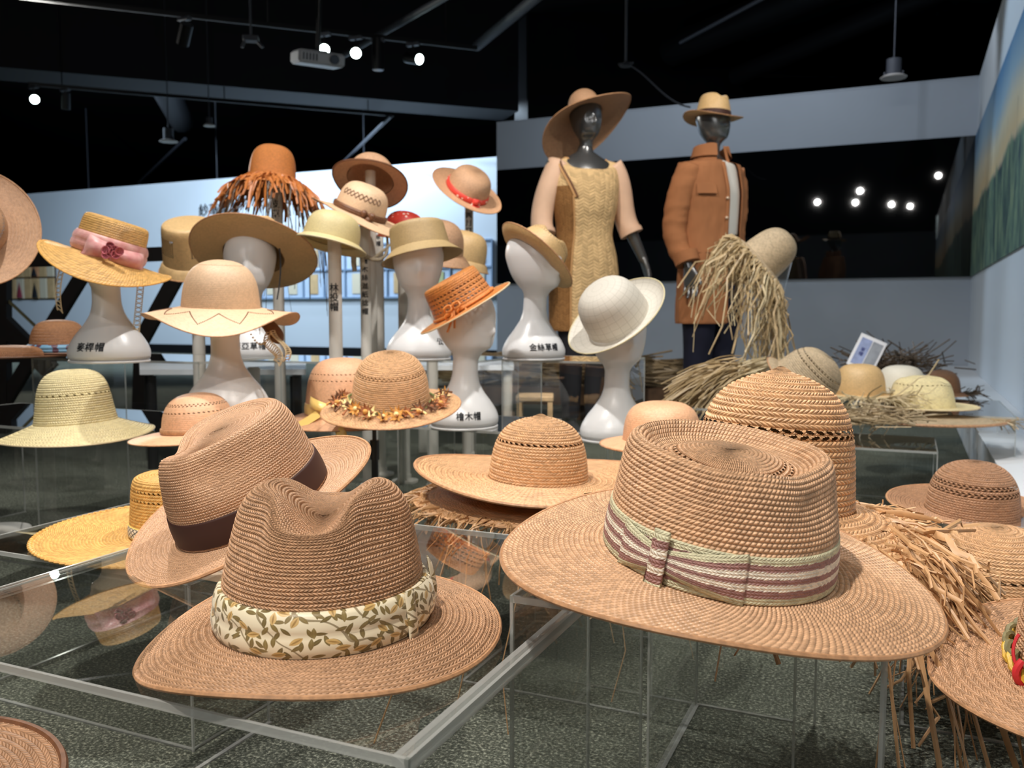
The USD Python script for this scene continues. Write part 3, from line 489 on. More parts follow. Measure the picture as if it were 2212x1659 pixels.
# ------------------------------------------------------------------ ribbons and prints
def patch(S, th0, th1, lo, hi, off=.004, puff=.003, n=40, k=9, taper=(1, 1)):
    """a strip of ribbon lying over the crown between angles th0 and th1 and heights lo..hi (numbers or functions of s in 0..1)"""
    s = np.linspace(0, 1, n); th = th0 + (th1 - th0) * s; t = np.linspace(0, 1, k)
    lo_ = lo(s) if callable(lo) else np.full(n, lo); hi_ = hi(s) if callable(hi) else np.full(n, hi)
    q = np.linspace(0, 1, 600); zz = S.Z(q); i0 = np.argmax(zz)
    Hh = lo_[:, None] + (hi_ - lo_)[:, None] * t[None]
    P = S.crown(th[:, None], np.interp(-Hh, -zz[i0:], q[i0:])); low = Hh < 0
    P[..., 2] = np.where(low, Hh + .0025, P[..., 2])
    rad = P[..., :2] / np.linalg.norm(P[..., :2], axis=-1, keepdims=True)
    env = np.sin(PI * np.clip(s, 0, 1))[:, None] ** .7 * np.sin(PI * t)[None] ** .6
    o = off + puff * env + (np.abs(np.minimum(Hh, 0)) * .8)
    out, inn = P.copy(), P.copy(); out[..., :2] += rad * o[..., None]; inn[..., :2] += rad * (o - .0016)[..., None]
    rings = np.concatenate([out, inn[:, ::-1]], 1)
    m = loft(rings); L = abs(th1 - th0) * (S.a + S.b) / 2
    uv = np.concatenate([np.stack(np.broadcast_arrays(L * s[:, None], t[None]), -1), np.stack(np.broadcast_arrays(L * s[:, None], t[None, ::-1]), -1)], 1).reshape(-1, 2)
    uv = np.vstack([uv, [[0, .5], [L, .5]]])
    return (m.vertices, m.faces), uv
def leaf_print(g, x, y, sc, seed, ln, wd, prob):
    vec = g.node('combine_xyz', x=g.m('add', x, seed), y=y, z=0.0) + '.vector'
    vo = g.node('voronoi_texture', dimensions='2D', vector=vec, scale=sc, randomness=.75)
    ps = g.node('separate_xyz', vector=vo + '.position'); cs = g.node('separate_color', color=vo + '.color')
    dx = g.m('subtract', g.m('add', x, seed), ps + '.x'); dy = g.m('subtract', y, ps + '.y')
    an = g.m('multiply', cs + '.r', 6.283); co, si = g.m('cosine', an), g.m('sine', an)
    u = g.m('multiply', g.m('add', g.m('multiply', dx, co), g.m('multiply', dy, si)), sc / ln)
    w = g.m('multiply', g.m('subtract', g.m('multiply', dy, co), g.m('multiply', dx, si)), sc / wd)
    lens = g.m('subtract', g.m('subtract', 1.0, g.m('multiply', u, u)), g.m('absolute', w))
    inside = g.m('greater_than', lens, 0.0); on = g.m('less_than', cs + '.g', prob)
    vein = g.m('less_than', g.m('absolute', w), .06)
    return g.m('multiply', inside, on), vein, cs + '.b', u
def floral(g):
    sx = g.node('separate_xyz', vector=g.node('uvmap', attribute='st') + '.UV'); x = sx + '.x'; y = g.m('multiply', sx + '.y', .052)
    col = g.mix(1.0, (0, 0, 0), srgb(232, 220, 190))
    st = g.node('wave_texture', wave_type='bands', bands_direction='diagonal', vector=g.node('combine_xyz', x=x, y=y, z=0.0) + '.vector', scale=14.0, distortion=6.0, detail=1.0, detail_scale=1.2) + '.fac'
    col = g.mix(g.m('multiply', g.m('greater_than', st, .985), .8), col, srgb(120, 100, 60))
    for seed, sc, ln, wd, pr, c1, c2 in ((0.0, 80.0, .5, .17, .95, (104, 88, 48), (134, 114, 66)), (3.1, 72.0, .48, .16, .7, (112, 94, 52), (140, 120, 70)), (7.7, 60.0, .40, .19, .42, (196, 160, 96), (214, 180, 120)), (7.7, 60.0, .34, .05, .42, (150, 116, 60), (160, 124, 66))):
        mk, vein, rnd, u = leaf_print(g, x, y, sc, seed, ln, wd, pr)
        lc = g.mix(rnd, srgb(*c1), srgb(*c2)); lc = g.mix(g.m('multiply', vein, .35), lc, srgb(190, 170, 120)); col = g.mix(mk, col, lc)
    nz = g.node('noise_texture', vector=g.node('combine_xyz', x=x, y=y, z=0.0) + '.vector', scale=22.0, detail=1.0) + '.fac'
    bp = g.node('bump', height=nz, strength=.35, distance=.004) + '.normal'
    return g.node('principled_bsdf', base_color=col, roughness=.45, sheen_weight=.15, normal=bp) + '.BSDF'
mat('floral_ribbon', floral)
def striped(stops):
    def f(g):
        sx = g.node('separate_xyz', vector=g.node('uvmap', attribute='st') + '.UV'); x, y = sx + '.x', sx + '.y'
        V = g.m('multiply', y, 15.0); j = g.m('floor', V); fv = g.m('subtract', V, j); d = g.m('subtract', g.m('multiply', g.m('floored_modulo', j, 2.0), 2.0), 1.0)
        U = g.m('add', g.m('multiply', x, 300.0), g.m('multiply', d, g.m('multiply', fv, .8))); k = g.m('floor', U); fs = g.m('subtract', U, k)
        wn = g.node('white_noise_texture', dimensions='2D', vector=g.node('combine_xyz', x=k, y=j, z=0.0) + '.vector') + '.value'
        col = g.ramp(g.m('add', y, g.m('multiply', g.m('subtract', wn, .5), .03)), stops, False)
        col = g.node('hsv', color=col, value=g.m('add', .82, g.m('multiply', wn, .36))) + '.color'
        h = g.m('multiply', g.m('sine', g.m('multiply', fv, PI)), g.m('sine', g.m('multiply', fs, PI)))
        return g.node('principled_bsdf', base_color=col, roughness=.55, normal=g.node('bump', height=h, strength=.8, distance=.0012) + '.normal') + '.BSDF'
    return f
CREAM, MAUVE, SAGE = srgb(236, 226, 208), srgb(156, 114, 108), srgb(204, 198, 164)
mat('striped_ribbon', striped([(0, SAGE), (.14, MAUVE), (.30, CREAM), (.43, MAUVE), (.55, CREAM), (.70, MAUVE), (.84, SAGE)]))
mat('navy_stripe_ribbon', striped([(0, srgb(210, 196, 170)), (.2, srgb(70, 74, 92)), (.4, srgb(214, 204, 184)), (.6, srgb(70, 74, 92)), (.8, srgb(210, 196, 170))]))
def netted(g):
    sx = g.node('separate_xyz', vector=g.node('uvmap', attribute='st') + '.UV'); x = g.m('multiply', sx + '.x', 70.0); y = g.m('multiply', sx + '.y', 2.6)
    a = g.m('absolute', g.m('subtract', g.m('fraction', g.m('add', x, y)), .5)); b = g.m('absolute', g.m('subtract', g.m('fraction', g.m('subtract', x, y)), .5))
    edge = g.m('greater_than', g.m('absolute', g.m('subtract', sx + '.y', .5)), .43)
    col = g.mix(g.m('less_than', g.m('minimum', a, b), .13), srgb(222, 216, 200), srgb(52, 52, 60)); col = g.mix(edge, col, srgb(214, 184, 96))
    return g.node('principled_bsdf', base_color=col, roughness=.6) + '.BSDF'
mat('lattice_ribbon', netted)
def blotched(name, base, blot, sc, thr, rough=.5):
    def f(g):
        n = g.node('voronoi_texture', vector=g.node('geometry') + '.position', scale=sc, randomness=1.0) + '.distance'
        return g.node('principled_bsdf', base_color=g.mix(g.m('less_than', n, thr), base, blot), roughness=rough) + '.BSDF'
    return mat(name, f)
blotched('red_print', srgb(206, 62, 50), srgb(236, 220, 206), 55.0, .26); blotched('blue_print', srgb(96, 140, 168), srgb(74, 44, 60), 40.0, .35)

# ------------------------------------------------------------------ clear acrylic risers
CLEAR = (.95, .96, .955)
pane('acrylic', CLEAR, 1.7)
def edgef(g):
    a = g.node('transparent_bsdf', color=(.75, .78, .77)) + '.BSDF'; b = g.node('principled_bsdf', base_color=(.78, .78, .75), roughness=.12, specular_ior_level=.8) + '.BSDF'
    return g.node('mix_closure', fac=.36, closure1=a, closure2=b) + '.closure'
mat('acrylic_edge', edgef)
def riser(label, P, sx, sy, top, name='acrylic_riser', t=.006, walls='lrfb', base=0.0, dx=0.0, group=None, bend=False):
    """a box without a bottom, of clear sheets with polished edges. P = its front left corner (x right, y ahead of the camera); sides run with the room"""
    o = C(*P) if len(P) == 2 else np.array(P, float)
    T = thing(name, label, 'display riser', (o[0], o[1], base), yawR(dx), group)
    h = top - base; a = .0016
    def sheet(a, b, c, d): return trimesh.Trimesh(np.array([a, b, c, d], float), [[0, 1, 2], [0, 2, 3]], process=False)
    part(T, 'top_panel', sheet((0, 0, h), (sx, 0, h), (sx, sy, h), (0, sy, h)), 'acrylic', False)
    W = {'f': ((t, 0, 0), (sx - t, t, h - t)), 'b': ((t, sy - t, 0), (sx - t, sy, h - t)), 'l': ((0, 0, 0), (t, sy, h - t)), 'r': ((sx - t, 0, 0), (sx, sy, h - t))}
    F = {'f': ((0, 0, 0), (sx, 0, 0), (sx, 0, h), (0, 0, h)), 'b': ((0, sy, 0), (0, sy, h), (sx, sy, h), (sx, sy, 0)), 'l': ((0, 0, 0), (0, 0, h), (0, sy, h), (0, sy, 0)), 'r': ((sx, 0, 0), (sx, sy, 0), (sx, sy, h), (sx, 0, h))}
    for w in walls: part(T, 'side_panel', sheet(*F[w]), 'acrylic', False)
    z0, z1 = h - t, h; e = []
    for (x0, y0, x1, y1) in ((0, 0, sx, 0), (0, sy, sx, sy), (0, 0, 0, sy), (sx, 0, sx, sy)):
        e.append(box((min(x0, x1) - a, min(y0, y1) - a, z0), (max(x0, x1) + a, max(y0, y1) + a, z1 + a * .3)))
    for x in (0, sx):
        for y in (0, sy):
            near = [w for w in walls if (w == 'f' and y == 0) or (w == 'b' and y == sy) or (w == 'l' and x == 0) or (w == 'r' and x == sx)]
            if near: e.append(box((x - a, y - a, 0), (x + a, y + a, z0)))
    for w in walls:
        lo, hi = W[w]; e.append(box((lo[0], lo[1], 0), (hi[0], hi[1], .0025)))
    part(T, 'polished_edge', join(*e), 'acrylic_edge', False)
    if bend:
        for x in (0, sx):
            rr = .012; s = 1 if x else -1; an = np.linspace(0, PI / 2, 7)
            out = [(x - s * rr + s * rr * math.sin(q), h - rr + rr * math.cos(q)) for q in an]; inn = [(x - s * rr + s * (rr - t) * math.sin(q), h - rr + (rr - t) * math.cos(q)) for q in an[::-1]]
            g = trimesh.creation.extrude_polygon(Polygon(out + inn), sy + .004, engine='earcut'); v = g.vertices; g = trimesh.Trimesh(np.stack([v[:, 0], v[:, 2] - .002, v[:, 1]], 1) + [s * .001, 0, .001], g.faces)
            if g.volume < 0: g.invert()
            part(T, 'bent_corner', g, 'acrylic_edge', 40)
    return T

# ------------------------------------------------------------------ the hats in front
def fedora_dent(deep=.034, pinch=.014, front=.55, wid=.34):
    def f(P, r, th, S):
        X, Y, z = P[..., 0] / S.a, P[..., 1] / S.b, P[..., 2] / S.h
        w = smst(z, .45, .98); k = np.exp(-(X / wid) ** 2) * (.62 + .38 * np.exp(-((Y + .35) / .5) ** 2)) * np.exp(-np.maximum(np.abs(Y) - .62, 0) ** 2 / .03)
        P = P.copy(); P[..., 2] -= deep * k * w
        g = np.exp(-((Y + front) / .32) ** 2 - ((np.abs(X) - .62) / .3) ** 2) * smst(z, .35, .8)
        P[..., 0] -= np.tanh(X * 4) * g * pinch
        P[..., 2] += .006 * w * np.exp(-((np.abs(X) - .5) / .22) ** 2)
        return P
    return f
def tele_dent(pin=.012, tiltb=.0, front=.6):
    def f(P, r, th, S):
        X, Y, z = P[..., 0] / S.a, P[..., 1] / S.b, P[..., 2] / S.h
        P = P.copy(); w = smst(z, .4, .85)
        g = np.exp(-((Y + front) / .42) ** 2 - ((np.abs(X) - .6) / .42) ** 2) * w
        P[..., 0] -= np.tanh(X * 4) * g * pin; P[..., 2] -= g * pin * .25
        P[..., 2] += tiltb * Y * w * S.h
        return P
    return f
def tiltR(yaw, pitch=0.0, roll=0.0):
    """pitch > 0 nods the hat towards its front (-y), roll > 0 dips its right side (+x)"""
    return yawR(yaw) @ rot([1, 0, 0], pitch) @ rot([0, 1, 0], roll)

# risers of the front row; corners found on their own level
RX, RY = np.array([1.0, 0, 0]), np.array([0, 1.0, 0])
def at_corner(px, py, z, right=False, sx=0.0):
    p = PZ(px, py, z); p[2] = 0; return p - RX * (sx if right else 0)
riser('wide bent clear acrylic riser at lower left, carrying the floral-band fedora', at_corner(880, 1640, EYE - .298, True, .60), .60, .58, EYE - .298, walls='lr', bend=True, t=.0065)
riser('clear acrylic riser under the striped-band fedora', at_corner(1106, 1287, EYE - .262), .32, .22, EYE - .262)
riser('narrow clear acrylic riser under the big fringed dome hat', (.181, 1.139), .185, .30, EYE - .275)
riser('clear acrylic riser under the golden wide-brim hat with lattice band', at_corner(418, 1624, 0, True, .5), .5, .5, EYE - .385)
riser('clear acrylic riser under the two stacked straw hats in the middle', (-.09, 1.50), .34, .34, EYE - .37)

# 1 floral-band fedora
zt = EYE - .31
wf = lambda th: .068 + .006 * np.cos(2 * th) ** 2
S1 = Hat(.094, .108, .121, 'fedora', lambda th: .067 + 0 * th, lambda th, t: -.022 * t ** 1.5 * np.maximum(-np.cos(th), 0) ** 2 - .010 * t ** 1.5 * np.maximum(np.cos(th), 0) ** 2 + .003 * np.sin(3 * th + 1) * t ** 2 - .003 * t, 150, .0031, fedora_dent())
p = PX(703, 1326, .80)
T = thing('straw_fedora', 'tan woven fedora with a cream leaf-and-flower print band, front left', 'hat', p, tiltR(YAW + .05, 0, 0))
hat_parts(T, S1, 'straw_tan', hi=1, amp=.0010, us=4, vs=4)
mm, uv = band_mesh(S1, .001, .037, .0035, .002, fold=.0020, um=1); part(T, 'hat_band', mm, 'floral_ribbon', True, uv, 'cream ribbon printed with olive leaves and ochre flowers')
mm, uv = patch(S1, -.55, .12, lambda s: .004 + .002 * s, lambda s: .038 - .004 * s, .006, .005); part(T, 'bow', mm, 'floral_ribbon', True, uv)
mm, uv = patch(S1, -.62, -.50, .000, .039, .008, .003, 10); part(T, 'bow_knot', mm, 'floral_ribbon', True, uv)
mm, uv = patch(S1, .10, .20, .004, .048, .008, .004, 10); part(T, 'bow_knot', mm, 'floral_ribbon', True, uv)

# 2 fedora with dark brown band
S2 = Hat(.087, .100, .112, 'soft', lambda th: .061 + 0 * th, lambda th, t: .016 * t ** 1.6 * np.abs(np.cos(th)) ** 2 + .008 * t ** 2 * np.maximum(np.sin(th), 0) ** 2, 150, .0031, tele_dent(.030, 0, .5))
p = PX(550, 1092, 1.08)
T = thing('straw_fedora', 'tan woven fedora with plain dark brown ribbon, teardrop crown, behind the floral-band one', 'hat', p, tiltR(YAW - .62, 23, -6))
hat_parts(T, S2, 'straw_tan_fine', hi=1, amp=.0008, us=4, vs=3, face=-.6)
mm, uv = band_mesh(S2, .004, .036, .002, .001); part(T, 'hat_band', mm, 'ribbon_brown', True, uv, 'dark brown grosgrain ribbon')
mm, uv = patch(S2, PI - .3, PI + .3, .004, .038, .005, .006); part(T, 'bow', mm, 'ribbon_brown', True, uv)
mm, uv = patch(S2, PI - .06, PI + .06, .002, .04, .009, .003, 10); part(T, 'bow_knot', mm, 'ribbon_brown', True, uv)

# 3 striped-band fedora
S3 = Hat(.101, .112, .103, 'tele', lambda th: .080 + .012 * np.cos(th) ** 2, lambda th, t: .004 * t ** 1.5 - .016 * t ** 2 * np.maximum(np.cos(th), 0) ** 2 - .026 * t ** 1.6 * np.maximum(-np.cos(th), 0) ** 2 + .004 * np.sin(2 * th) * t, 140, .0043, tele_dent(.016))
p = PX(1546, 1195, .79)
T = thing('straw_fedora', 'large glossy wheat-coloured fedora with a mauve and cream striped woven band, front right', 'hat', p, tiltR(YAW + .0, 6, 6))
hat_parts(T, S3, 'straw_wheat', hi=1, amp=.0013, us=4, vs=4, cut=holes([(12.0, 1, 3, .26, .34, 0), (14, 1, 3, .26, .34, 0)]), gaprows=lambda U, V: (V > 11) & (V < 16))
mm, uv = band_mesh(S3, .002, .040, .002, .001); part(T, 'hat_band', mm, 'striped_ribbon', True, uv, 'woven ribbon striped mauve, cream and sage')
mm, uv = patch(S3, -PI / 2 - .70, -PI / 2 - .05, lambda s: .012 - .012 * s, lambda s: .030 + .012 * s, .004, .004); part(T, 'bow', mm, 'striped_ribbon', True, uv)
mm, uv = patch(S3, -PI / 2 - 1.15, -PI / 2 - .74, lambda s: .000 + .010 * s, lambda s: .040 - .010 * s, .004, .004); part(T, 'bow', mm, 'striped_ribbon', True, uv)
mm, uv = patch(S3, -PI / 2 - .80, -PI / 2 - .66, -.004, .046, .008, .004, 12); part(T, 'bow_knot', mm, 'striped_ribbon', True, uv)

# 4 golden wide brim with lattice band
S4 = Hat(.092, .098, .105, 'flat', *flat_brim(.148, .0, .006), 120, .0052)
p = PX(402, 1120, 1.54)
T = thing('wide_brim_hat', 'golden straw hat with a wide flat serrated brim and black-white lattice band', 'hat', (p[0], p[1], EYE - .383), tiltR(YAW))
hat_parts(T, S4, 'straw_gold', hi=1, amp=.0013, us=4, vs=3, edge=None, cut=holes([(19, 1, 2, .22, .42, .5), (22, 1, 2, .22, .42, .5)]), gaprows=lambda U, V: (V > 18) & (V < 24))
mm, uv = band_mesh(S4, .004, .024, .002, .001); part(T, 'hat_band', mm, 'lattice_ribbon', True, uv, 'white ribbon with a black lattice and yellow edges')
th = np.linspace(0, 2 * PI, 241)[:-1]; E = S4.brim(th, np.ones(240)); d = S4.brim(th, np.full(240, 1.03)) - E
E2 = E + d * (np.arange(240) % 2)[:, None] * .9
part(T, 'brim_edge', ring(E2, .0026), 'cord_gold', 40)

# 5 dome with open-work row and long fringe
S5 = Hat(.104, .108, .172, [(0, 1), (.2, .985), (.45, .93), (.66, .85), (.82, .72), (.91, .55), (.95, .38), (.975, .2), (1, 0)], *flat_brim(.095, .03, .0, 1.2, lambda th: .012 * np.sin(2 * th)), 84, .0068, nub=.008)
p = PX(1664, 1092, 1.16)
T5 = thing('fringed_hat', 'tall dome-crowned plaited straw hat with open-work row and ragged fringe, behind the striped-band fedora', 'hat', (p[0], p[1], EYE - .248), tiltR(YAW - .4, -2, 3))
hat_parts(T5, S5, 'straw_honey', hi=1, amp=.0022, us=6, vs=5, face=-.4, edge=None, cut=holes([(18, 2, 2, .34, .42, .55)]), gaprows=lambda U, V: (V > 16) & (V < 22))
P, w = fringe(S5, 520, (.03, .13), 5, .005, .0014, (.0, .7), (-PI, PI), (0, .6), 1.5, .14)
part(T5, 'straw_fringe', ribbons(P, w, .0018, np.random.default_rng(1).normal(size=(len(P), 3))), 'reed_honey', 30, None, None, 'stuff')
P, w = fringe(S5, 330, (.05, .16), 6, .005, .0016, (.1, .9), (-.75, 1.2), (0, .35), 1.8, -.35, under=True)
part(T5, 'straw_fringe', ribbons(P, w, .0018, np.random.default_rng(2).normal(size=(len(P), 3))), 'reed_tan', 30, None, None, 'stuff')
def straws(T, S, n, length, seed, width, droop, where, mt='reed_honey', lift=.1, spread=.6, inset=(0, .25)):
    P, w = fringe(S, n, length, seed, width, .0018, droop, where, inset, spread, lift, 7)
    g = np.random.default_rng(seed + 50)
    for k in range(n): part(T, 'straw', ribbons(P[k:k + 1], w[k:k + 1], .002, g.normal(size=(1, 3))), mt, 30)
straws(T5, S5, 70, (.06, .14), 7, .0075, (.0, .6), (-.9, 1.2), lift=.14, spread=1.6)
straws(T5, S5, 13, (.22, .36), 8, .006, (1.7, 2.6), (-1.2, .5), lift=-.15, spread=.35, inset=(0, .1))

# 6 dome hat on another hat, middle
S6 = Hat(.094, .098, .118, [(0, 1), (.25, .975), (.5, .91), (.7, .8), (.84, .64), (.92, .46), (.97, .23), (1, 0)], *flat_brim(.142, .0, .018, 1.5, lambda th: .012 * np.cos(2 * th + .6) - .008), 84, .0056, nub=.006)
p = PX(1163, 1032, 1.68)
T = thing('straw_hat', 'round-crowned plaited straw hat with a wide wavy brim, on top of a fringed hat', 'hat', p, tiltR(YAW + .3, 1, 2))
hat_parts(T, S6, 'straw_honey', hi=1, amp=.0016, us=5, vs=4, edge='cord_tan', edge_r=.003, cut=holes([(17, 1, 2, .3, .42, .5)]), gaprows=lambda U, V: (V > 16) & (V < 19))
S6b = Hat(.094, .098, .10, 'dome', *flat_brim(.145, .02, .0), 84, .0058)
T6 = thing('fringed_hat', 'flat fringed straw hat lying under the round-crowned wide-brim hat, middle', 'hat', p - [0, 0, .022], tiltR(YAW + .1, 0, 1))
hat_parts(T6, S6b, 'straw_honey', hi=0, edge=None)
P, w = fringe(S6b, 420, (.02, .075), 9, .0042, .0016, (.1, .9), (-PI, PI), (0, .2), .9, .0)
part(T6, 'straw_fringe', ribbons(P, w, .0016, np.random.default_rng(3).normal(size=(len(P), 3))), 'reed_tan', 30, None, None, 'stuff')
straws(T6, S6b, 14, (.06, .16), 11, .0042, (.8, 1.6), (-2.4, -.6), 'reed_tan', -.2, .9)
straws(T6, S6b, 3, (.26, .34), 14, .0038, (1.4, 2.2), (-2.3, -1.7), 'reed_tan', -.1, .4)

# 7, 8 domes at the right
S7 = Hat(.088, .090, .105, 'dome', *flat_brim(.075, -.012, .0), 90, .0048)
p = PX(2099, 1104, 1.80)
T = thing('straw_hat', 'umber dome-crowned straw hat with two open-work rows, right edge, on the dome hat with one', 'hat', p, tiltR(YAW - .2, 4, 2))
hat_parts(T, S7, 'straw_umber', hi=1, amp=.0013, us=4, vs=3, cut=holes([(18, 2, 2, .3, .4, .5), (21, 2, 2, .3, .4, .5)]), gaprows=lambda U, V: (V > 17) & (V < 24))
S8 = Hat(.104, .108, .125, 'dome', *flat_brim(.06, .02, .0), 88, .0054)
p = PX(2142, 1300, 1.40)
T8 = thing('fringed_hat', 'plaited dome-crowned hat with one open-work row, over a straw fringe at the right edge', 'hat', p, tiltR(YAW + .2, 4, -2))
hat_parts(T8, S8, 'straw_honey', hi=1, amp=.0015, us=5, vs=4, edge=None, cut=holes([(22, 1, 2, .3, .42, .5)]), gaprows=lambda U, V: (V > 21) & (V < 24))
P, w = fringe(S8, 420, (.04, .11), 21, .0045, .0016, (.0, .7), (-PI, PI), (0, .5), 1.2, .05)
part(T8, 'straw_fringe', ribbons(P, w, .0018, np.random.default_rng(4).normal(size=(len(P), 3))), 'reed_honey', 30, None, None, 'stuff')
straws(T8, S8, 40, (.06, .14), 22, .006, (.0, .6), (-2.9, -.4), lift=.05, spread=1.0)
riser('clear acrylic riser under the plaited dome hat at the right edge', p * [1, 1, 0] - [.13, .13, 0], .26, .26, EYE - .50)
q = PX(2099, 1104, 1.80); riser('small clear acrylic riser under the umber dome hat at the right edge', q * [1, 1, 0] - [.10, .10, 0], .20, .20, float(q[2]) - .004)

# 9 hat with braided yellow cord
S9 = Hat(.088, .098, .115, 'round', lambda th: .078 + .0 * th, lambda th, t: -.018 * t ** 1.5 + .024 * t ** 2 * np.abs(np.sin(th)), 110, .0042)
p = PX(2405, 1462, .86)
T9 = thing('straw_hat', 'tan straw hat with a braided yellow-green cord and red tie, cut by the right edge', 'hat', p, tiltR(YAW - .3, 6, 0))
hat_parts(T9, S9, 'straw_tan', hi=1, amp=.0011, us=4, vs=4, face=-.3)
zz = .012; thh = np.linspace(0, 2 * PI, 200)
q = np.interp(-zz, -S9.Z(np.linspace(0, 1, 400)), np.linspace(0, 1, 400)); base = S9.crown(thh, np.full(200, q)); rad = base * [1, 1, 0]; rad /= np.linalg.norm(rad, axis=1, keepdims=True)
for i, (mt, dz) in enumerate((('cord_yellow', 0), ('cord_olive', .007), ('cord_yellow', -.004))):
    pth = base + rad * (.005 + .003 * np.sin(14 * thh * 2 + i * 2.1))[:, None]; pth[:, 2] += dz + .004 * np.cos(14 * thh * 2 + i * 2.1)
    part(T9, 'braided_cord', tube(pth, .0034, 6), mt, 40)
k0 = S9.crown(np.array([PI + .35]), np.array([q]))[0]; o = np.array([math.cos(PI + .35), math.sin(PI + .35), 0])
part(T9, 'red_tie', join(tube([k0 + o * .008 + [0, 0, -.012], k0 + o * .014, k0 + o * .008 + [0, 0, .012]], .004, 8, 12), tube([k0 + o * .010, k0 + o * .016 + [0, .01, .02], k0 + o * .010 + [0, .014, .034]], .0016, 6, 10)), 'cord_red', 40)
riser('clear acrylic riser at the lower right edge under the hat with the braided cord', (.43, .66), .26, .26, float(p[2]) - .022, dx=-.1, walls='flr')
# 10 dark brim in the corner
S10 = Hat(.090, .10, .09, 'round', *flat_brim(.085, .0, .006), 110, .0046)
T = thing('straw_hat', 'dark umber straw brim poking into the lower left corner under the bent riser', 'hat', C(-.578, .72, EYE - .43), tiltR(YAW))
hat_parts(T, S10, 'straw_umber', hi=1, amp=.0013, us=3, vs=3, edge='cord_dark', edge_r=.004)
riser('small low acrylic riser at the lower left corner', (-.70, .60), .2, .16, EYE - .434, walls='lr')
# ------------------------------------------------------------------ white head forms
plain('head_white', srgb(226, 226, 226), .32, .5); plain('ink', srgb(38, 40, 44), .6, .3)
HZ = [(0.0, .092, .084, 0), (.004, .098, .09, 0), (.02, .1, .092, 0), (.035, .096, .088, 0), (.06, .082, .075, 0), (.09, .058, .055, 0), (.12, .040, .041, -.002), (.15, .0335, .036, -.004), (.18, .033, .036, -.006), (.20, .040, .044, -.012), (.218, .053, .064, -.018), (.25, .067, .082, -.012), (.29, .076, .092, -.006), (.33, .080, .096, 0), (.37, .074, .089, .003), (.40, .058, .07, .004), (.418, .034, .042, .004), (.425, .008, .01, .004)]
def head_surface():
    h = np.array(HZ); zs = np.r_[np.linspace(0, .04, 9), np.linspace(.05, .425, 46)]
    rx, ry, cy = (PchipInterpolator(h[:, 0], h[:, k])(zs) for k in (1, 2, 3)); a = np.linspace(0, 2 * PI, 72, endpoint=False)
    X = rx[:, None] * np.cos(a); Y = ry[:, None] * np.sin(a) + cy[:, None]; Z = np.repeat(zs[:, None], 72, 1)
    d = np.minimum(np.abs(np.mod(a + PI / 2 + PI, 2 * PI) - PI), 9)
    nose = np.exp(-(d / .16) ** 2)[None] * np.exp(-((Z - .268) / .016) ** 2) * np.where(Z > .262, 1, 1) * .013 + np.exp(-(d / .12) ** 2)[None] * np.exp(-((Z - .29) / .02) ** 2) * .006
    lips = np.exp(-(d / .22) ** 2)[None] * np.exp(-((Z - .238) / .008) ** 2) * .004
    chin = np.exp(-(d / .3) ** 2)[None] * np.exp(-((Z - .218) / .01) ** 2) * .006
    eyes = -(np.exp(-((d - .42) / .16) ** 2)[None] * np.exp(-((Z - .292) / .014) ** 2)) * .006
    Y = Y - nose - lips - chin - eyes
    return np.stack([X, Y, Z], -1), (rx, ry, cy, zs)
HP, HPAR = head_surface()
def squash(P, k):
    P = P.copy(); P[..., 2] = np.where(P[..., 2] > .2, .2 + (P[..., 2] - .2) * k, P[..., 2]); return P
def shrink(P, k):
    P = P.copy(); w = smst(P[..., 2], .20, .25)[..., None]; P[..., :2] = P[..., :2] * (1 - w * (1 - k)); return P
HEAD, HEAD_S = loft(squash(shrink(HP, .97), .82)), loft(squash(shrink(HP, .82), .54))
def base_place(zc, th0):
    """bends lettering onto the flared foot of the head form"""
    def f(x, z):
        zz = np.clip(zc + z, .004, .2); rx, ry = np.interp(zz, HPAR[3], HPAR[0]), np.interp(zz, HPAR[3], HPAR[1]); th = th0 + x / ((rx + ry) / 2)
        e = 1e-3; drx = (np.interp(zz + e, HPAR[3], HPAR[0]) - np.interp(zz - e, HPAR[3], HPAR[0])) / (2 * e)
        P = np.stack([rx * np.cos(th), ry * np.sin(th), zz], -1); N = np.stack([np.cos(th) / 1, np.sin(th), -drx], -1); N /= np.linalg.norm(N, axis=-1, keepdims=True)
        return P, N
    return f
def head_form(label, px, py, d, yaw, text=None, zc=.035, th=-PI / 2, size=.021, group=None, low=False):
    p = PX(px, py, d); T = thing('head_form', label, 'head form', p, yawR(YAW + yaw), group)
    part(T, 'head', HEAD_S if low else HEAD, 'head_white', True)
    part(T, 'foot_plate', lathe([(.0, -.006), (.098, -.006), (.099, -.003), (.098, .0), (.0, .0)], 48, 1, .92), 'head_white', 30)
    if text: part(T, 'lettering', lettering(text, size, .001, gap=1.12, place=base_place(zc, th)), 'ink', False, None, 'black printed characters')
    return p
def hat_on(name, label, S, matn, p, R, **k):
    T = thing(name, label, 'hat', p, R); hat_parts(T, S, matn, **k); return T

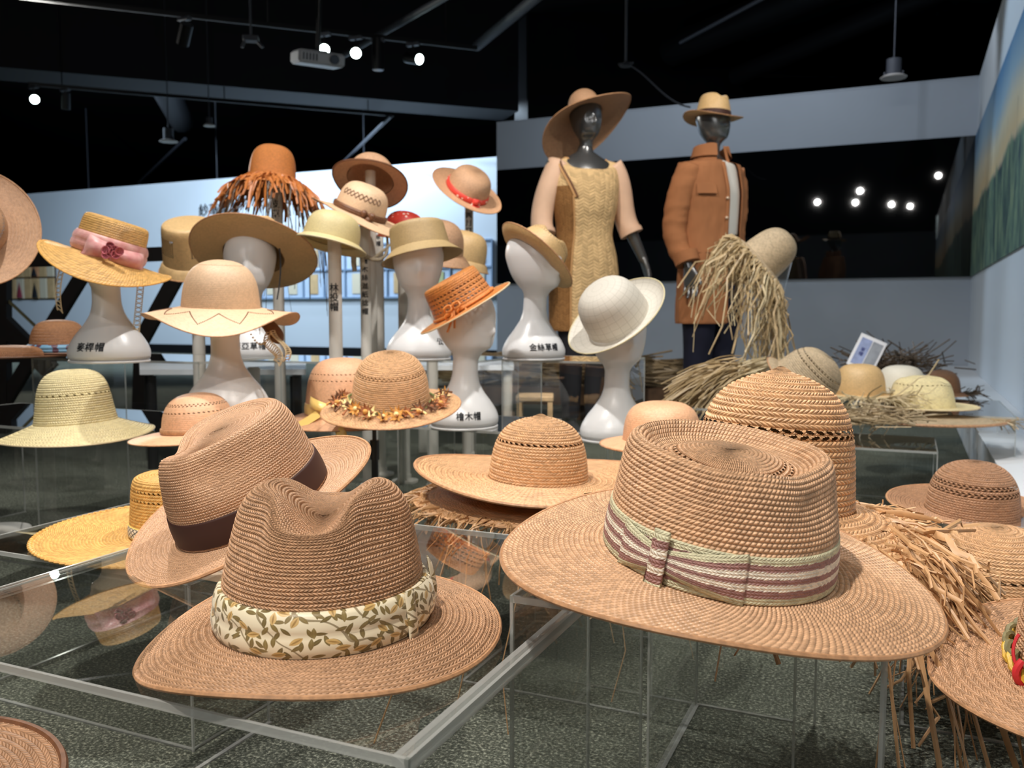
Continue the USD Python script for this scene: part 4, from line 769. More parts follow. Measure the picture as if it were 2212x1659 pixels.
# shelf risers of the second and third rows
riser('long clear acrylic riser at the left carrying the cream cloche', tuple(C(-1.42, 2.25)[:2] @ np.array([[math.cos(YAW), -math.sin(YAW)], [math.sin(YAW), math.cos(YAW)]])) if False else (-1.75, 2.45), 1.22, .42, EYE - .285, walls='frl')
riser('clear acrylic riser at the left under the pink-ribbon head form', (-1.42, 2.62), .64, .34, EYE - .128, walls='flr')
riser('clear acrylic riser under the head form with the big brown brim', (-.92, 2.80), .46, .34, EYE - .143, walls='fr')
riser('clear acrylic riser in the middle under the head form with the olive boater', (-.42, 2.76), .34, .32, EYE - .140, walls='flr')
riser('clear acrylic riser under the head form with the striped-ribbon trilby', (-.03, 2.72), .36, .32, EYE - .140, walls='flr')
riser('low clear acrylic riser under the head form with the orange boater', (-.32, 2.47), .36, .34, EYE - .313, walls='flr')
riser('low clear acrylic riser under the head form with the pale checked hat', (.16, 2.42), .34, .34, EYE - .346, walls='flr')

# head forms and their hats
p = head_form('white head form lettered for wheat-straw hats, wearing the gold hat with pink ribbon', 237, 777, 2.26, -.1, '麥桿帽', low=True)
SF1 = Hat(.084, .094, .098, 'flat', *flat_brim(.072, .022, .0, 1.3, lambda th: .016 * np.cos(2 * th) + .022 * np.sin(th)), 96, .0055)
T = thing('straw_hat', 'golden straw boater with a pink organza ribbon and rose, on the left head form', 'hat', PX(232, 556, 2.26), tiltR(YAW + .25, 2, 17))
hat_parts(T, SF1, 'straw_gold', hi=0, edge='cord_gold')
mm, uv = band_mesh(SF1, .002, .050, .002, .004, fold=.003); part(T, 'ribbon', mm, 'organza', True, uv, 'sheer pink ribbon')
mm, uv = patch(SF1, -PI / 2 + .25, -PI / 2 + 1.25, lambda s: -.012 * s - .004, lambda s: .030 + .006 * s, .008, .02); part(T, 'bow', mm, 'organza', True, uv)
mm, uv = patch(SF1, -PI / 2 - .45, -PI / 2 + .2, lambda s: -.012 + .01 * s, lambda s: .046 - .01 * s, .008, .016); part(T, 'bow', mm, 'organza', True, uv)
c0 = SF1.crown(np.array([-PI / 2 + .25]), np.array([.95]))[0] + [.004, -.020, .012]; g_ = np.random.default_rng(3)
for k in range(9):
    a = k * 2.4; r = .004 + .0016 * k
    part(T, 'rose_petal', moved(lathe([(0, -.002), (.009, 0), (.011, .006), (.0095, .0065), (.007, .002), (0, .001)], 12), c0 + [r * math.cos(a), -.004 - .0 * k, r * math.sin(a)], rot([1, 0, 0], 90 + 20 * math.sin(a)) @ rot([0, 1, 0], 25 * math.cos(a))), 'rose', 40)
def lace(T, P, w, seed=0):
    P = spline(P, 40); Tn, A, B = frames(P)
    ms = [tube(P + A * s * w / 2, .0012, 5) for s in (-1, 1)]
    for s in (-1, 1):
        x = np.linspace(0, 39, 90); q = np.stack([np.interp(x, np.arange(40), P[:, k]) + np.interp(x, np.arange(40), A[:, k]) * (w / 2) * np.sin(x * 1.25) * s for k in range(3)], 1); ms.append(tube(q, .0011, 4))
    part(T, 'lace_strap', join(*ms), 'cord_cream', 40, None, 'open plaited tie')
lace(T, [[-.080, -.03, .0], [-.082, -.05, -.07], [-.070, -.06, -.13], [-.06, -.05, -.16]], .022)
lace(T, [[.085, -.02, .0], [.10, -.03, -.06], [.112, -.03, -.13], [.118, -.02, -.17]], .022)

p = head_form('white head form behind the wavy sunhat, wearing the big brown-brimmed hat', 545, 770, 2.72, .15, '菲亞草帽', .035, -PI / 2 + .05)
SF2 = Hat(.092, .098, .118, 'fedora', *flat_brim(.098, .0, .01, 1.5, lambda th: .004 * np.sin(2 * th)), 170, .0035, fedora_dent(.02, .008))
T = thing('straw_hat', 'wide tan hat tipped back to show its brown underside, on a head form', 'hat', PX(548, 552, 2.74), tiltR(YAW + .1, -31, 4)); hat_parts(T, SF2, 'straw_khaki', hi=0, edge='cord_tan')
mm, uv = band_mesh(SF2, .002, .022, .002, .001); part(T, 'hat_band', mm, 'cord_tan', True, uv)
part(T, 'chin_cord', tube([[.088, -.06, -.01], [.10, -.05, -.09], [.098, -.03, -.17]], .0022, 6, 20), 'ink', 40, None, 'black and white chin cord')

p = head_form('white head form at left centre with a shaded neck, under the wavy sunhat', 492, 893, 2.12, .0, low=True)
SF3 = Hat(.090, .098, .112, 'dome', lambda th: .088 + .004 * np.cos(th), lambda th, t: -.030 * t ** 1.3 + (.016 * np.sin(3 * th + 2.2) + .010 * np.cos(2 * th)) * t ** 1.6, 150, .0042)
T = thing('straw_sunhat', 'pale straw sunhat with a wavy brim and zigzag stitching, left centre head form', 'hat', p + [-.012, 0, .255], tiltR(YAW, 3, 2))
hat_parts(T, SF3, 'straw_pale', hi=0, us=6, cut=holes([(13, 1, 2, .22, .35, .5)]), gaprows=lambda U, V: (V > 12) & (V < 15), edge='cord_tan', edge_r=.0015)
th_ = np.linspace(0, 2 * PI, 40 * 8 + 1)[:-1]; tz = .5 + .22 * (2 / PI) * np.arcsin(np.sin(th_ * 11)); Pz = SF3.brim(th_, tz) + [0, 0, .0006]
part(T, 'zigzag_stitching', join(*[moved(trimesh.creation.icosphere(1, .0013), q) for q in Pz]), 'cord_dark', False, None, None, 'stuff')
part(T, 'scarf', join(tube([[.07, .05, -.02], [.12, .02, -.055], [.135, -.02, -.075]], [.02, .026, .012], 10, 12, .5)), 'ribbon_tan', 40)
lace(T, [[.12, -.02, -.055], [.128, -.04, -.085], [.15, -.05, -.105], [.145, -.05, -.125]], .022); lace(T, [[.128, -.02, -.05], [.15, -.03, -.075], [.168, -.04, -.09], [.165, -.04, -.12]], .024)
xs = np.linspace(0, 1, 24); bd = np.stack([.075 + .06 * xs, -.03 - .02 * xs, -.052 - .03 * np.sin(xs * PI)], 1)
for q in bd[::2]: part(T, 'bead', moved(trimesh.creation.icosphere(1, .0024), q), 'cord_cream', 40)

p = head_form('white head form in the middle, wearing the olive boater pulled over its eyes', 905, 772, 2.72, .15, '公', .05, -PI / 2 + .75)
SF4 = Hat(.090, .098, .075, 'flat', lambda th: .034 + 0 * th, lambda th, t: -.030 * t, 190, .003)
T = thing('straw_hat', 'olive straw boater with a down-turned brim, on the middle head form', 'hat', PX(908, 536, 2.72), tiltR(YAW, -7, -11)); hat_parts(T, SF4, 'straw_olive', hi=0, edge='cord_olive2', edge_r=.0015)

p = head_form('white head form turned right, lettered for cypress hats, wearing the orange boater', 1003, 917, 2.45, .95, '檜木帽', .033, -PI / 2 - .72)
SF5 = Hat(.090, .098, .088, [(0, 1), (.4, 1), (.76, .995), (.85, .97), (.885, .88), (.92, .6), (.965, .28), (1, 0)], *flat_brim(.050, .010, .006), 84, .0062)
T5_ = thing('straw_hat', 'orange open-weave straw boater with a knotted straw cord, on the turned head form', 'hat', PX(1003, 662, 2.45), tiltR(YAW + .1, 4, -30))
hat_parts(T5_, SF5, 'straw_orange', hi=0, us=8, edge='cord_cream', edge_r=.0022, cut=holes([(r, 1, 2, .3, .42, .5) for r in (17, 19, 21, 23)]), gaprows=lambda U, V: (V > 15) & (V < 25))
th_ = np.linspace(0, 2 * PI, 121)[:-1]; E = SF5.crown(th_, np.full(120, .965)); E[:, :2] *= 1.03
part(T5_, 'cord_band', ring(E, .004, 8), 'cord_orange', 40)
k_ = SF5.crown(np.array([-PI / 2 - .35]), np.array([.93]))[0] + [0, -.008, 0]
for dx, dz, r in ((-.012, .012, .011), (.012, .010, .011), (-.02, -.006, .010), (.018, -.010, .012)):
    a = np.linspace(0, 2 * PI, 13)[:-1]; part(T5_, 'cord_bow', ring(k_ + np.stack([dx + r * np.cos(a), -.004 + .004 * np.sin(2 * a), dz + r * .7 * np.sin(a)], 1), .003, 6), 'cord_orange', 40)
for dx in (-.02, -.01): part(T5_, 'cord_tail', tube([k_, k_ + [dx, -.008, -.02], k_ + [dx * 2.2, -.012, -.04]], .003, 6, 8), 'cord_orange', 40)

p = head_form('white head form lettered for golden-thread grass hats, wearing the striped-ribbon trilby', 1153, 772, 2.69, .8, '金絲草帽', .034, -PI / 2 - .42)
SF6 = Hat(.088, .098, .088, 'fedora', *flat_brim(.048, .004, .02), 130, .004, fedora_dent(.015, .006))
T = thing('straw_trilby', 'khaki open-weave trilby with a navy-striped ribbon, tipped back on its head form', 'hat', PX(1153, 560, 2.69), tiltR(YAW + .1, -12, 42))
hat_parts(T, SF6, 'straw_khaki', hi=0, us=6, edge='cord_tan', cut=holes([(r, 1, 3, .2, .34, .3) for r in (15, 17, 19, 21)]), gaprows=lambda U, V: (V > 14) & (V < 23))
mm, uv = band_mesh(SF6, .002, .026, .002, .001); part(T, 'hat_band', mm, 'navy_stripe_ribbon', True, uv)

p = head_form('white head form lettered for paper hats, wearing the pale checked hat', 1330, 945, 2.43, .3, '紙帽', .036, -PI / 2 + .35)
SF7 = Hat(.092, .102, .115, 'round', *flat_brim(.056, .0, .018), 200, .003)
T = thing('paper_hat', 'off-white paper hat with a faint check pattern, tilted steeply on its head form', 'hat', PX(1336, 690, 2.42), tiltR(YAW + .1, 24, -36)); hat_parts(T, SF7, 'paper_check', hi=0, edge='cord_pale', edge_r=.0018)

# hats lying on the shelves of the second row
p = PX(165, 910, 2.10)
SM1 = Hat(.090, .098, .125, 'bell', *flat_brim(.080, .034, .0, 1.0, lambda th: .006 * np.sin(2 * th)), 96, .0055)
T = thing('straw_cloche', 'pale cream straw cloche with a sloping brim, on the left shelf riser', 'hat', p, tiltR(YAW, 0, -3)); hat_parts(T, SM1, 'straw_cream', hi=1, amp=.0010, us=4, vs=3, edge='cord_cream', edge_r=.0018, cut=holes([(20, 1, 3, .18, .4, .3)]), gaprows=lambda U, V: (V > 19) & (V < 22))
p = PX(430, 930, 1.98)
SM2 = Hat(.079, .086, .086, 'dome', *flat_brim(.068, .01, .0), 130, .0042)
T = thing('straw_hat', 'small rosy straw hat with two open-work rows, behind the brown-band fedora', 'hat', p, tiltR(YAW, 0, -3)); hat_parts(T, SM2, 'straw_pink', hi=0, us=6, edge='cord_tan', edge_r=.0015, cut=holes([(16, 2, 3, .26, .4, .4), (21, 1, 3, .24, .4, .4)]), gaprows=lambda U, V: (V > 15) & (V < 23))
mm, uv = band_mesh(SM2, .002, .012, .002, .001); part(T, 'hat_band', mm, 'cord_tan', True, uv)
p = PX(742, 893, 2.28)
SM3 = Hat(.096, .104, .145, 'round', *flat_brim(.075, .022, .0), 140, .0042)
T = thing('straw_hat', 'rosy round-crowned straw hat tied with a yellow satin ribbon, behind the flower hat', 'hat', p, tiltR(YAW)); hat_parts(T, SM3, 'straw_pink', hi=0, us=6, edge='cord_tan', edge_r=.0015, cut=holes([(23, 1, 3, .22, .36, .4), (27, 1, 3, .22, .36, .4)]), gaprows=lambda U, V: (V > 22) & (V < 29))
mm, uv = band_mesh(SM3, .004, .030, .002, .001); part(T, 'ribbon', mm, 'satin_yellow', True, uv, 'pale yellow satin ribbon')
mm, uv = patch(SM3, -PI / 2 - .75, -PI / 2 - .1, lambda s: .006 + .016 * (1 - s), lambda s: .052 - .02 * s, .006, .014); part(T, 'bow', mm, 'satin_yellow', True, uv)
part(T, 'ribbon_tail', ribbons(np.array([[[-.04, -.115, .012], [-.058, -.125, .0], [-.078, -.135, -.012], [-.095, -.142, -.02]]]), .028, .002, np.array([[0, -.6, 1.0]])), 'satin_yellow', 40)
part(T, 'ribbon_tail', ribbons(np.array([[[.02, -.17, -.018], [.03, -.185, -.03], [.036, -.188, -.07], [.045, -.186, -.13]]]), .026, .002, np.array([[0, 1.0, .2]])), 'satin_yellow', 40)
p = PX(845, 866, 2.06)
SM4 = Hat(.090, .098, .118, 'dome', lambda th: .068 + .004 * np.cos(2 * th), lambda th, t: -.014 * t ** 1.3 + .018 * t ** 1.6 * np.cos(th) ** 2 * np.sign(np.cos(th)) * .6 - .004 * np.sin(th) * t, 96, .0046)
TM4 = thing('straw_hat', 'round straw hat wreathed in dried flowers, on a thin black stand', 'hat', p, tiltR(YAW, 13, 1)); hat_parts(TM4, SM4, 'straw_honey', hi=1, amp=.0010, us=4, vs=3, edge='cord_tan', edge_r=.0018, cut=holes([(20, 2, 2, .22, .36, .5)]), gaprows=lambda U, V: (V > 19) & (V < 23))
g_ = np.random.default_rng(12)
part(TM4, 'wreath_stem', ring((lambda e: e + [0, 0, .006])(SM4.brim(th_ := np.linspace(0, 2 * PI, 121)[:-1], .12 + .06 * np.sin(9 * th_))), .003, 6), 'leaf_green', 40)
def blossom(c, R, r, n, mt, mt2):
    rings_ = []
    for k in range(n):
        a = 2 * PI * k / n; tip = np.array([math.cos(a) * r, math.sin(a) * r, r * (.25 + .5 * (k % 2))]); mid = tip * [.55, .55, .15]; rings_.append(np.stack([np.zeros(3), mid, tip]))
    f = part(TM4, 'dried_flower', moved(ribbons(np.array(rings_), np.tile([[.005, .0062, .001]], (n, 1)), .0016, np.tile([[0, 0, 1.0]], (n, 1))), c, R), mt, 40)
    part(f, 'flower_heart', moved(trimesh.creation.icosphere(1, r * .32), c + R @ np.array([0, 0, .003])), mt2, 40)
MTS = ['petal_rust', 'petal_ochre', 'petal_cream', 'petal_brown']
for k in range(19):
    th0 = -PI / 2 + (k / 18 - .5) * 3.7 + g_.normal(0, .05); t0 = .14 + .36 * g_.random()
    c = SM4.brim(np.array([th0]), np.array([t0]))[0] + [0, 0, .008 + .008 * g_.random()]; ax = g_.normal(size=3)
    q = [0, 3, 3, 0, 2, 3, 1, 0, 2, 1, 1, 0][k % 12]
    blossom(c, rot(ax, 50 * g_.random()) @ rot([1, 0, 0], 35), .013 + .009 * g_.random(), 11, MTS[q], MTS[(q + 1) % 4])
for k in range(16):
    th0 = -PI / 2 + (k / 15 - .5) * 3.6; c = SM4.brim(np.array([th0, th0 + .12]), np.array([.15, .55 + .3 * g_.random()])) + [0, 0, .012]
    part(TM4, 'dried_stalk', tube([c[0], c.mean(0) + [0, 0, .006], c[1]], [.0012, .0016, .003], 5), MTS[k % 4], 40)
T = thing('hat_stand', 'thin black metal stand with a clamp knob under the flower-wreathed hat', 'stand', C(*(p[:2] @ np.array([rt[:2], fh[:2]]).T) , 0.0) + C(-.04, .0), None)
part(T, 'pole', join(cyl((0, 0, 0), (0, 0, .34), .008), cyl((0, 0, .30), (0, 0, p[2] + .02), .005)), 'black_metal', 40); part(T, 'collar', cyl((0, 0, .30), (0, 0, .345), .011), 'black_metal', 40)
part(T, 'knob', join(cyl((-.028, 0, .33), (0, 0, .33), .004), cyl((-.032, 0, .33), (-.02, 0, .33), .011)), 'black_metal', 40); part(T, 'foot', lathe([(0, 0), (.09, 0), (.09, .006), (.02, .012), (0, .012)]), 'black_metal', 40)
p = PX(1430, 915, 1.95)
ST = Hat(.086, .094, .085, 'round', *flat_brim(.05, .01, .0), 120, .0045)
T = thing('straw_hat', 'small rosy straw crown between the striped-band fedora and the paper-hat head form', 'hat', p + [0, 0, -.035], tiltR(YAW)); hat_parts(T, ST, 'straw_pink', hi=0)

# dark hat and brim at the left
p = PX(128, 765, 2.62)
SL = Hat(.078, .085, .098, 'round', *flat_brim(.05, .0, .004), 100, .005)
T = thing('straw_hat', 'dark brown straw hat with a blue printed scarf, beside the left head form', 'hat', p + [0, 0, .004], tiltR(YAW)); hat_parts(T, SL, 'straw_brown', hi=0, us=6, edge='cord_dark', cut=holes([(8, 1, 3, .2, .3, .3)]))
mm, uv = band_mesh(SL, .0, .026, .004, .004, fold=.003); part(T, 'scarf', mm, 'blue_print', True, uv, 'blue printed scarf tied round the crown')
p = PX(20, 769, 2.45)
SL2 = Hat(.085, .09, .03, 'round', *flat_brim(.13, -.0, .006), 110, .005)
T = thing('straw_hat', 'brown flat-brimmed straw hat lying at the left edge in front of the scarf hat', 'hat', p, tiltR(YAW)); hat_parts(T, SL2, 'straw_brown', hi=0, edge='cord_dark')
p = PX(-58, 492, 2.5)
SL3 = Hat(.085, .092, .09, 'dome', *flat_brim(.082, .0, .012), 130, .0042)
T = thing('straw_hat', 'tan wide-brimmed hat hung up facing sideways, cut by the left edge', 'hat', p, tiltR(YAW + .35, 74, 12)); hat_parts(T, SL3, 'straw_tan_fine', hi=0, us=6, edge='cord_tan', cut=holes([(20, 3, 3, .22, .36, .4)]), gaprows=lambda U, V: (V > 19) & (V < 24))
q = p + C(-.02, .06)
T = thing('hat_pole', 'white pole at the left edge holding the sideways wide-brimmed hat', 'stand', (q[0], q[1], 0)); part(T, 'pole', cyl((0, 0, 0), (0, 0, q[2]), .018), 'pole_white', 40); part(T, 'foot', lathe([(0, 0), (.1, 0), (.1, .008), (.02, .014), (0, .014)]), 'pole_white', 30)

# white display poles and the hats on them
def pole(label, px, py, d, r, text=None, tz=.3, size=.022, gap=1.35):
    p = PX(px, py, d); T = thing('display_pole', label, 'stand', (p[0], p[1], 0), yawR(YAW))
    part(T, 'pole', join(cyl((0, 0, 0), (0, 0, p[2] - .003), r, 28), lathe([(0, p[2] - .004), (r - .002, p[2] - .004), (r - .004, p[2]), (0, p[2])], 28)), 'pole_white', 40)
    part(T, 'foot', lathe([(0, 0), (.05, 0), (.05, .008), (r + .004, .014), (r + .004, .03), (0, .03)], 36), 'pole_white', 30)
    if text:
        def pl(x, z): a = -PI / 2 + x / r; return np.stack([r * np.cos(a), r * np.sin(a), z + tz], -1), np.stack([np.cos(a), np.sin(a), 0 * a], -1)
        part(T, 'lettering', lettering(text, size, .0008, True, gap, pl), 'ink', False, None, 'black characters running down the pole')
    return p
z_at = lambda py, d: PX(1106, py, d)[2]
p = pole('white display pole left of centre under the pistachio cloche', 722, 505, 2.72, .0205, '林投帽', z_at(642, 2.72), .027, 1.05)
SP1 = Hat(.086, .092, .088, 'round', *flat_brim(.024, .016, .0), 180, .003)
T = thing('straw_cloche', 'pale pistachio straw cloche tipped on the lettered white pole', 'hat', p + [-.012, 0, -.02], tiltR(YAW, -8, 12)); hat_parts(T, SP1, 'straw_pistachio', hi=0, edge='cord_pale', edge_r=.003)
p = pole('white display pole with the longest column of lettering, left of the middle', 788, 478, 3.1, .0185, '檜木絲混紙捻帽', z_at(618, 3.1), .022, 1.32)
SP2 = Hat(.088, .094, .105, 'round', *flat_brim(.075, .01, .0, 1.3, lambda th: .012 * np.sin(2 * th)), 150, .004)
T = thing('straw_hat', 'rosy straw hat with twisted brown band and lozenge stitching, on a lettered pole', 'hat', PX(776, 462, 3.05), tiltR(YAW, 8, 22)); hat_parts(T, SP2, 'straw_pale', hi=0, edge='cord_tan')
mm, uv = band_mesh(SP2, .002, .020, .003, .003, fold=.002); part(T, 'hat_band', mm, 'cord_dark', True, uv, 'dark brown twisted band')
k_ = SP2.crown(np.array([-PI / 2 + .5]), np.array([.93]))[0]
for dx, dz in ((-.014, .004), (.014, .004), (.006, -.012)): part(T, 'bow', moved(trimesh.creation.icosphere(2, .012), k_ + [dx, -.012, dz]), 'cord_dark', 40)
x_ = np.linspace(-.9, .9, 60); zz_ = .30 + .06 * np.abs(np.mod(x_ * 5, 2) - 1)
for s in (0, 1): part(T, 'lozenge_stitching', tube(SP2.crown(-PI / 2 + x_, .55 + .13 * np.abs(np.mod(x_ * 5 + s, 2) - 1)) * [1.012, 1.012, 1.004], .0012, 5), 'cord_dark', 40)
p = pole('white display pole in shadow behind the lettered one', 818, 505, 3.5, .0185, '草帽', z_at(520, 3.5), .02, 1.2)
T = thing('dried_twig', 'pale knotty dried twig wound between the two lettered poles', 'twig', PX(805, 560, 2.98), yawR(YAW))
part(T, 'stem', tube([[-.06, 0, -.04], [-.045, -.01, .02], [0, -.012, .0], [.03, -.01, .0], [.05, .0, .05], [.045, 0, .09]], [.008, .01, .007, .006, .005, .003], 7, 30), 'twig', 40)
part(T, 'branch', tube([[-.045, -.01, .02], [-.03, -.015, -.02], [-.035, -.012, -.035]], [.007, .006, .003], 6, 10), 'twig', 40); part(T, 'branch', tube([[.0, -.012, .0], [.04, -.006, .03], [.07, .0, .06]], [.006, .005, .002], 6, 10), 'twig', 40)
p = pole('white display pole carrying the brown-brimmed hat seen from below', 800, 368, 3.27, .0185)
SP3 = Hat(.085, .09, .09, 'dome', *flat_brim(.050, .012, .0, 1.3, lambda th: .01 * np.cos(2 * th)), 150, .004)
T = thing('straw_hat', 'tan hat with a dark brown brim underside, tipped back on a high pole', 'hat', PX(800, 388, 3.25), tiltR(YAW - .1, -30, 3)); hat_parts(T, SP3, 'straw_tan_fine', hi=0, edge='cord_dark', edge_r=.003)
p = pole('white display pole carrying the orange fringed hat', 596, 360, 3.3, .0205, '皮草', z_at(452, 3.3), .03, 1.2)
SP4 = Hat(.084, .092, .118, 'round', *flat_brim(.062, .046, .0, 1.0), 130, .004)
TP4 = thing('fringed_hat', 'rust-orange bell hat with a shaggy raffia fringe, on a pole', 'hat', PX(588, 384, 3.3), tiltR(YAW, -6, 3)); hat_parts(TP4, SP4, 'straw_rust', hi=0, edge=None)
P, w = fringe(SP4, 330, (.03, .09), 31, .009, .002, (.5, 1.4), (-PI, PI), (0, .9), .5, .25); part(TP4, 'raffia_fringe', ribbons(P, w, .0016, np.random.default_rng(8).normal(size=(len(P), 3))), 'reed_orange', 30, None, None, 'stuff')
P, w = fringe(SP4, 60, (.10, .17), 32, .004, .002, (1.2, 2.2), (-PI, PI), (0, .2), .3, -.3); part(TP4, 'raffia_fringe', ribbons(P, w, .0016, np.random.default_rng(9).normal(size=(len(P), 3))), 'reed_dark', 30, None, None, 'stuff')
p = pole('white display pole at centre carrying the red-scarf hat', 1013, 416, 3.9, .0185, '圓月草', z_at(482, 3.9), .028, 1.25)
SP6 = Hat(.094, .102, .105, 'round', *flat_brim(.068, .0, .008), 150, .004)
T = thing('straw_hat', 'tan straw hat with a red and white printed scarf, on the central pole', 'hat', PX(1008, 414, 3.86), tiltR(YAW + .1, 34, 24)); hat_parts(T, SP6, 'straw_tan_fine', hi=0, edge='cord_tan')
mm, uv = band_mesh(SP6, .001, .024, .003, .003); part(T, 'scarf', mm, 'red_print', True, uv, 'red and white printed scarf')
for a, dz in ((.45, .03), (.62, -.008)): mm, uv = patch(SP6, -PI / 2 + .15, -PI / 2 + a, .004, dz, .008, .012); part(T, 'scarf_bow', mm, 'red_print', True, uv)
p = pole('white display pole at the left under the net-banded hat', 424, 540, 2.95, .0205)
SP7 = Hat(.088, .094, .13, 'flat', *flat_brim(.016, .03, .0), 70, .0062)
T = thing('straw_hat', 'tall tan pillbox hat with an open net panel, on the left pole', 'hat', PX(414, 562, 2.95), tiltR(YAW - .1, 24, 6))
hat_parts(T, SP7, 'straw_khaki', hi=0, us=6, edge='cord_tan', cut=(lambda hh: lambda U, V: hh(U, V) & ((np.mod(U, 35) > 22) & (np.mod(U, 35) < 33) | (np.mod(U, 70) > 40) & (np.mod(U, 70) < 46) | (np.mod(U, 70) < 14)))(holes([(r, 1, 1, .4, .42, 0) for r in range(18, 27)])), gaprows=lambda U, V: (V > 16) & (V < 29))
p = PX(948, 560, 3.15); 
SQ = Hat(.09, .096, .115, 'dome', *flat_brim(.03, .03, .0), 150, .004)
pole('white display pole behind the olive boater under the plain beige dome', 932, 540, 3.15, .02)
T = thing('straw_hat', 'plain beige dome hat directly behind the olive boater', 'hat', PX(946, 545, 3.15), tiltR(YAW, 10, 10)); hat_parts(T, SQ, 'straw_tan_fine', hi=0, edge='cord_tan')
pole('white display pole under the sandy hat right of the beige dome', 1008, 560, 3.45, .02)
T = thing('straw_hat', 'sandy bell-shaped hat half hidden behind the beige dome', 'hat', PX(1000, 560, 3.45), tiltR(YAW, 4, 14)); hat_parts(T, Hat(.088, .094, .11, 'round', *flat_brim(.02, .03, .0), 150, .004), 'straw_khaki', hi=0, edge='cord_tan')
pole('white display pole under the red-patterned cap', 870, 505, 3.35, .02)
T = thing('straw_hat', 'red and white flower-patterned cap behind the olive boater', 'hat', PX(872, 505, 3.35), tiltR(YAW, 4, 8)); hat_parts(T, Hat(.078, .086, .085, 'dome', *flat_brim(.02, .02, .0), 150, .004), 'red_print', hi=0, edge='cord_tan')
pole('short white display pole under the brown-brimmed head form', 548, 793, 2.9, .02)
# ------------------------------------------------------------------ the hall
def hitY(px, py, Y): r = ray(px, py); return np.array([0, 0, EYE]) + r * (Y / r[1])
def hitX(px, py, X): r = ray(px, py); return np.array([0, 0, EYE]) + r * (X / r[0])
YB, YL, XR = 9.0, 11.1, .51
XL = hitY(1073, 400, YB)[0]; ZT = hitY(1600, 214, YB)[2]; ZL = hitY(600, 376, YL)[2]
MT, MB = hitY(1600, 330, YB)[2], hitY(1600, 605, YB)[2]
struct('floor', box((-24, -6, -.1), (3, 14, 0)), 'carpet', 'grey-green flecked carpet floor of the exhibition hall')
struct('wall_back', box((XL, YB, 0), (XR + .1, YB + .12, ZT)), 'wall_grey', 'pale grey-blue partition wall behind the two mannequins')
struct('wall_right', box((XR, -3.5, 0), (XR + .12, YB, ZT)), 'wall_white', 'bluish white partition wall along the right edge carrying the mural')
struct('wall_left', box((-24, YL, .14), (XL + .1, YL + .1, ZL)), 'wall_white', 'bright bluish white partition wall at the left rear')
struct('baseboard_left', box((-24, YL - .03, 0), (XL + .1, YL + .08, .14)), 'black_paint', 'black plinth along the foot of the left rear wall')
struct('wall_front', box((-12, -5.6, 0), (3, -5.5, 2.6)), 'wall_grey', 'grey partition wall behind the viewer, mirrored in the black glass')
struct('ceiling', box((-26, -7, 4.6), (12, 26, 4.7)), 'black_paint', 'black painted open ceiling')
solo('glass_panel', 'long polished black glass panel on the back wall, mirroring the spotlights', 'glass panel', box((XL + .01, YB - .02, MB), (XR - .002, YB - .001, MT)), 'black_glass', False)
part('/World/wall_back', 'cap_strip', box((XL, YB - .004, ZT - .012), (XR, YB + .124, ZT + .004)), 'wall_grey', False)
solo('mural', 'misty landscape mural with blue-yellow sky and dripping dark green trees on the right wall', 'mural', box((XR - .012, -3.0, MB), (XR - .001, YB - .03, MT)), 'mural', False)
struct('trim_1', box((XR - .24, -1, 0), (XR - .001, YB - .01, EYE - .47)), 'plinth_white', 'low white plinth along the foot of the right wall')

# sample displays on the left wall
T = thing('sample_cabinet', 'pale blue grid of framed straw samples on the left rear wall, behind the poles', 'display case', (0, YL, 0), None)
zt, zm, zb = (hitY(800, y, YL)[2] for y in (528, 582, 643)); xs = [hitY(x, 600, YL)[0] for x in np.linspace(478, 1066, 14)]
part(T, 'back_board', box((xs[0], -.03, zb), (xs[-1], -.001, zt)), 'case_blue', False)
for z in (zb, zm, zt): part(T, 'rail', box((xs[0], -.06, z - .012), (xs[-1], -.03, z + .012)), 'case_line', False)
for x in xs: part(T, 'stile', box((x - .009, -.058, zb), (x + .009, -.03, zt)), 'case_line', False)
g_ = np.random.default_rng(5)
for i in range(13):
    for z0, z1 in ((zb, zm), (zm, zt)):
        w = xs[i + 1] - xs[i]; c = (xs[i] + xs[i + 1]) / 2 + g_.uniform(-.05, .05) * w; hh = (z1 - z0) * .36
        part(T, 'sample', box((c - w * .2, -.045, (z0 + z1) / 2 - hh), (c + w * .2, -.03, (z0 + z1) / 2 + hh), .004), ['sample_tan', 'sample_sand', 'sample_green', 'sample_cream'][g_.choice(4, p=[.4, .3, .1, .2])], False)
T = thing('sample_board', 'board of upright wood samples in two rows with red and dark tassels, left wall edge', 'display board', (0, YL, 0))
z0, z1, zmid = hitY(60, 647, YL)[2], hitY(60, 572, YL)[2], hitY(60, 601, YL)[2]; bx = [hitY(x, 600, YL)[0] for x in np.linspace(6, 122, 8)]
part(T, 'back_board', box((bx[0], -.02, z0), (bx[-1], -.001, z1)), 'wood_dark', False)
for i in range(7):
    for a, b in ((z0, zmid), (zmid, z1)):
        part(T, 'wood_slat', box((bx[i] + .012, -.05, a + .015), (bx[i + 1] - .012, -.02, b - .01), .01), ['sample_tan', 'sample_sand', 'sample_orange', 'sample_cream', 'sample_sand'][g_.integers(5)], False)
for i, r, mt in ((2, 0, 'cord_red2'), (4, 0, 'ink'), (4, 1, 'ink')):
    a, b = ((z0, zmid), (zmid, z1))[r]; c = (bx[i] + bx[i + 1]) / 2; part(T, 'tassel', moved(lathe([(0, 0), (.075, 0), (.05, .15 * (b - a) * 2), (.02, (b - a) * .55), (0, (b - a) * .75)], 12, 1, .3), (c, -.065, a + .03)), mt, 40)
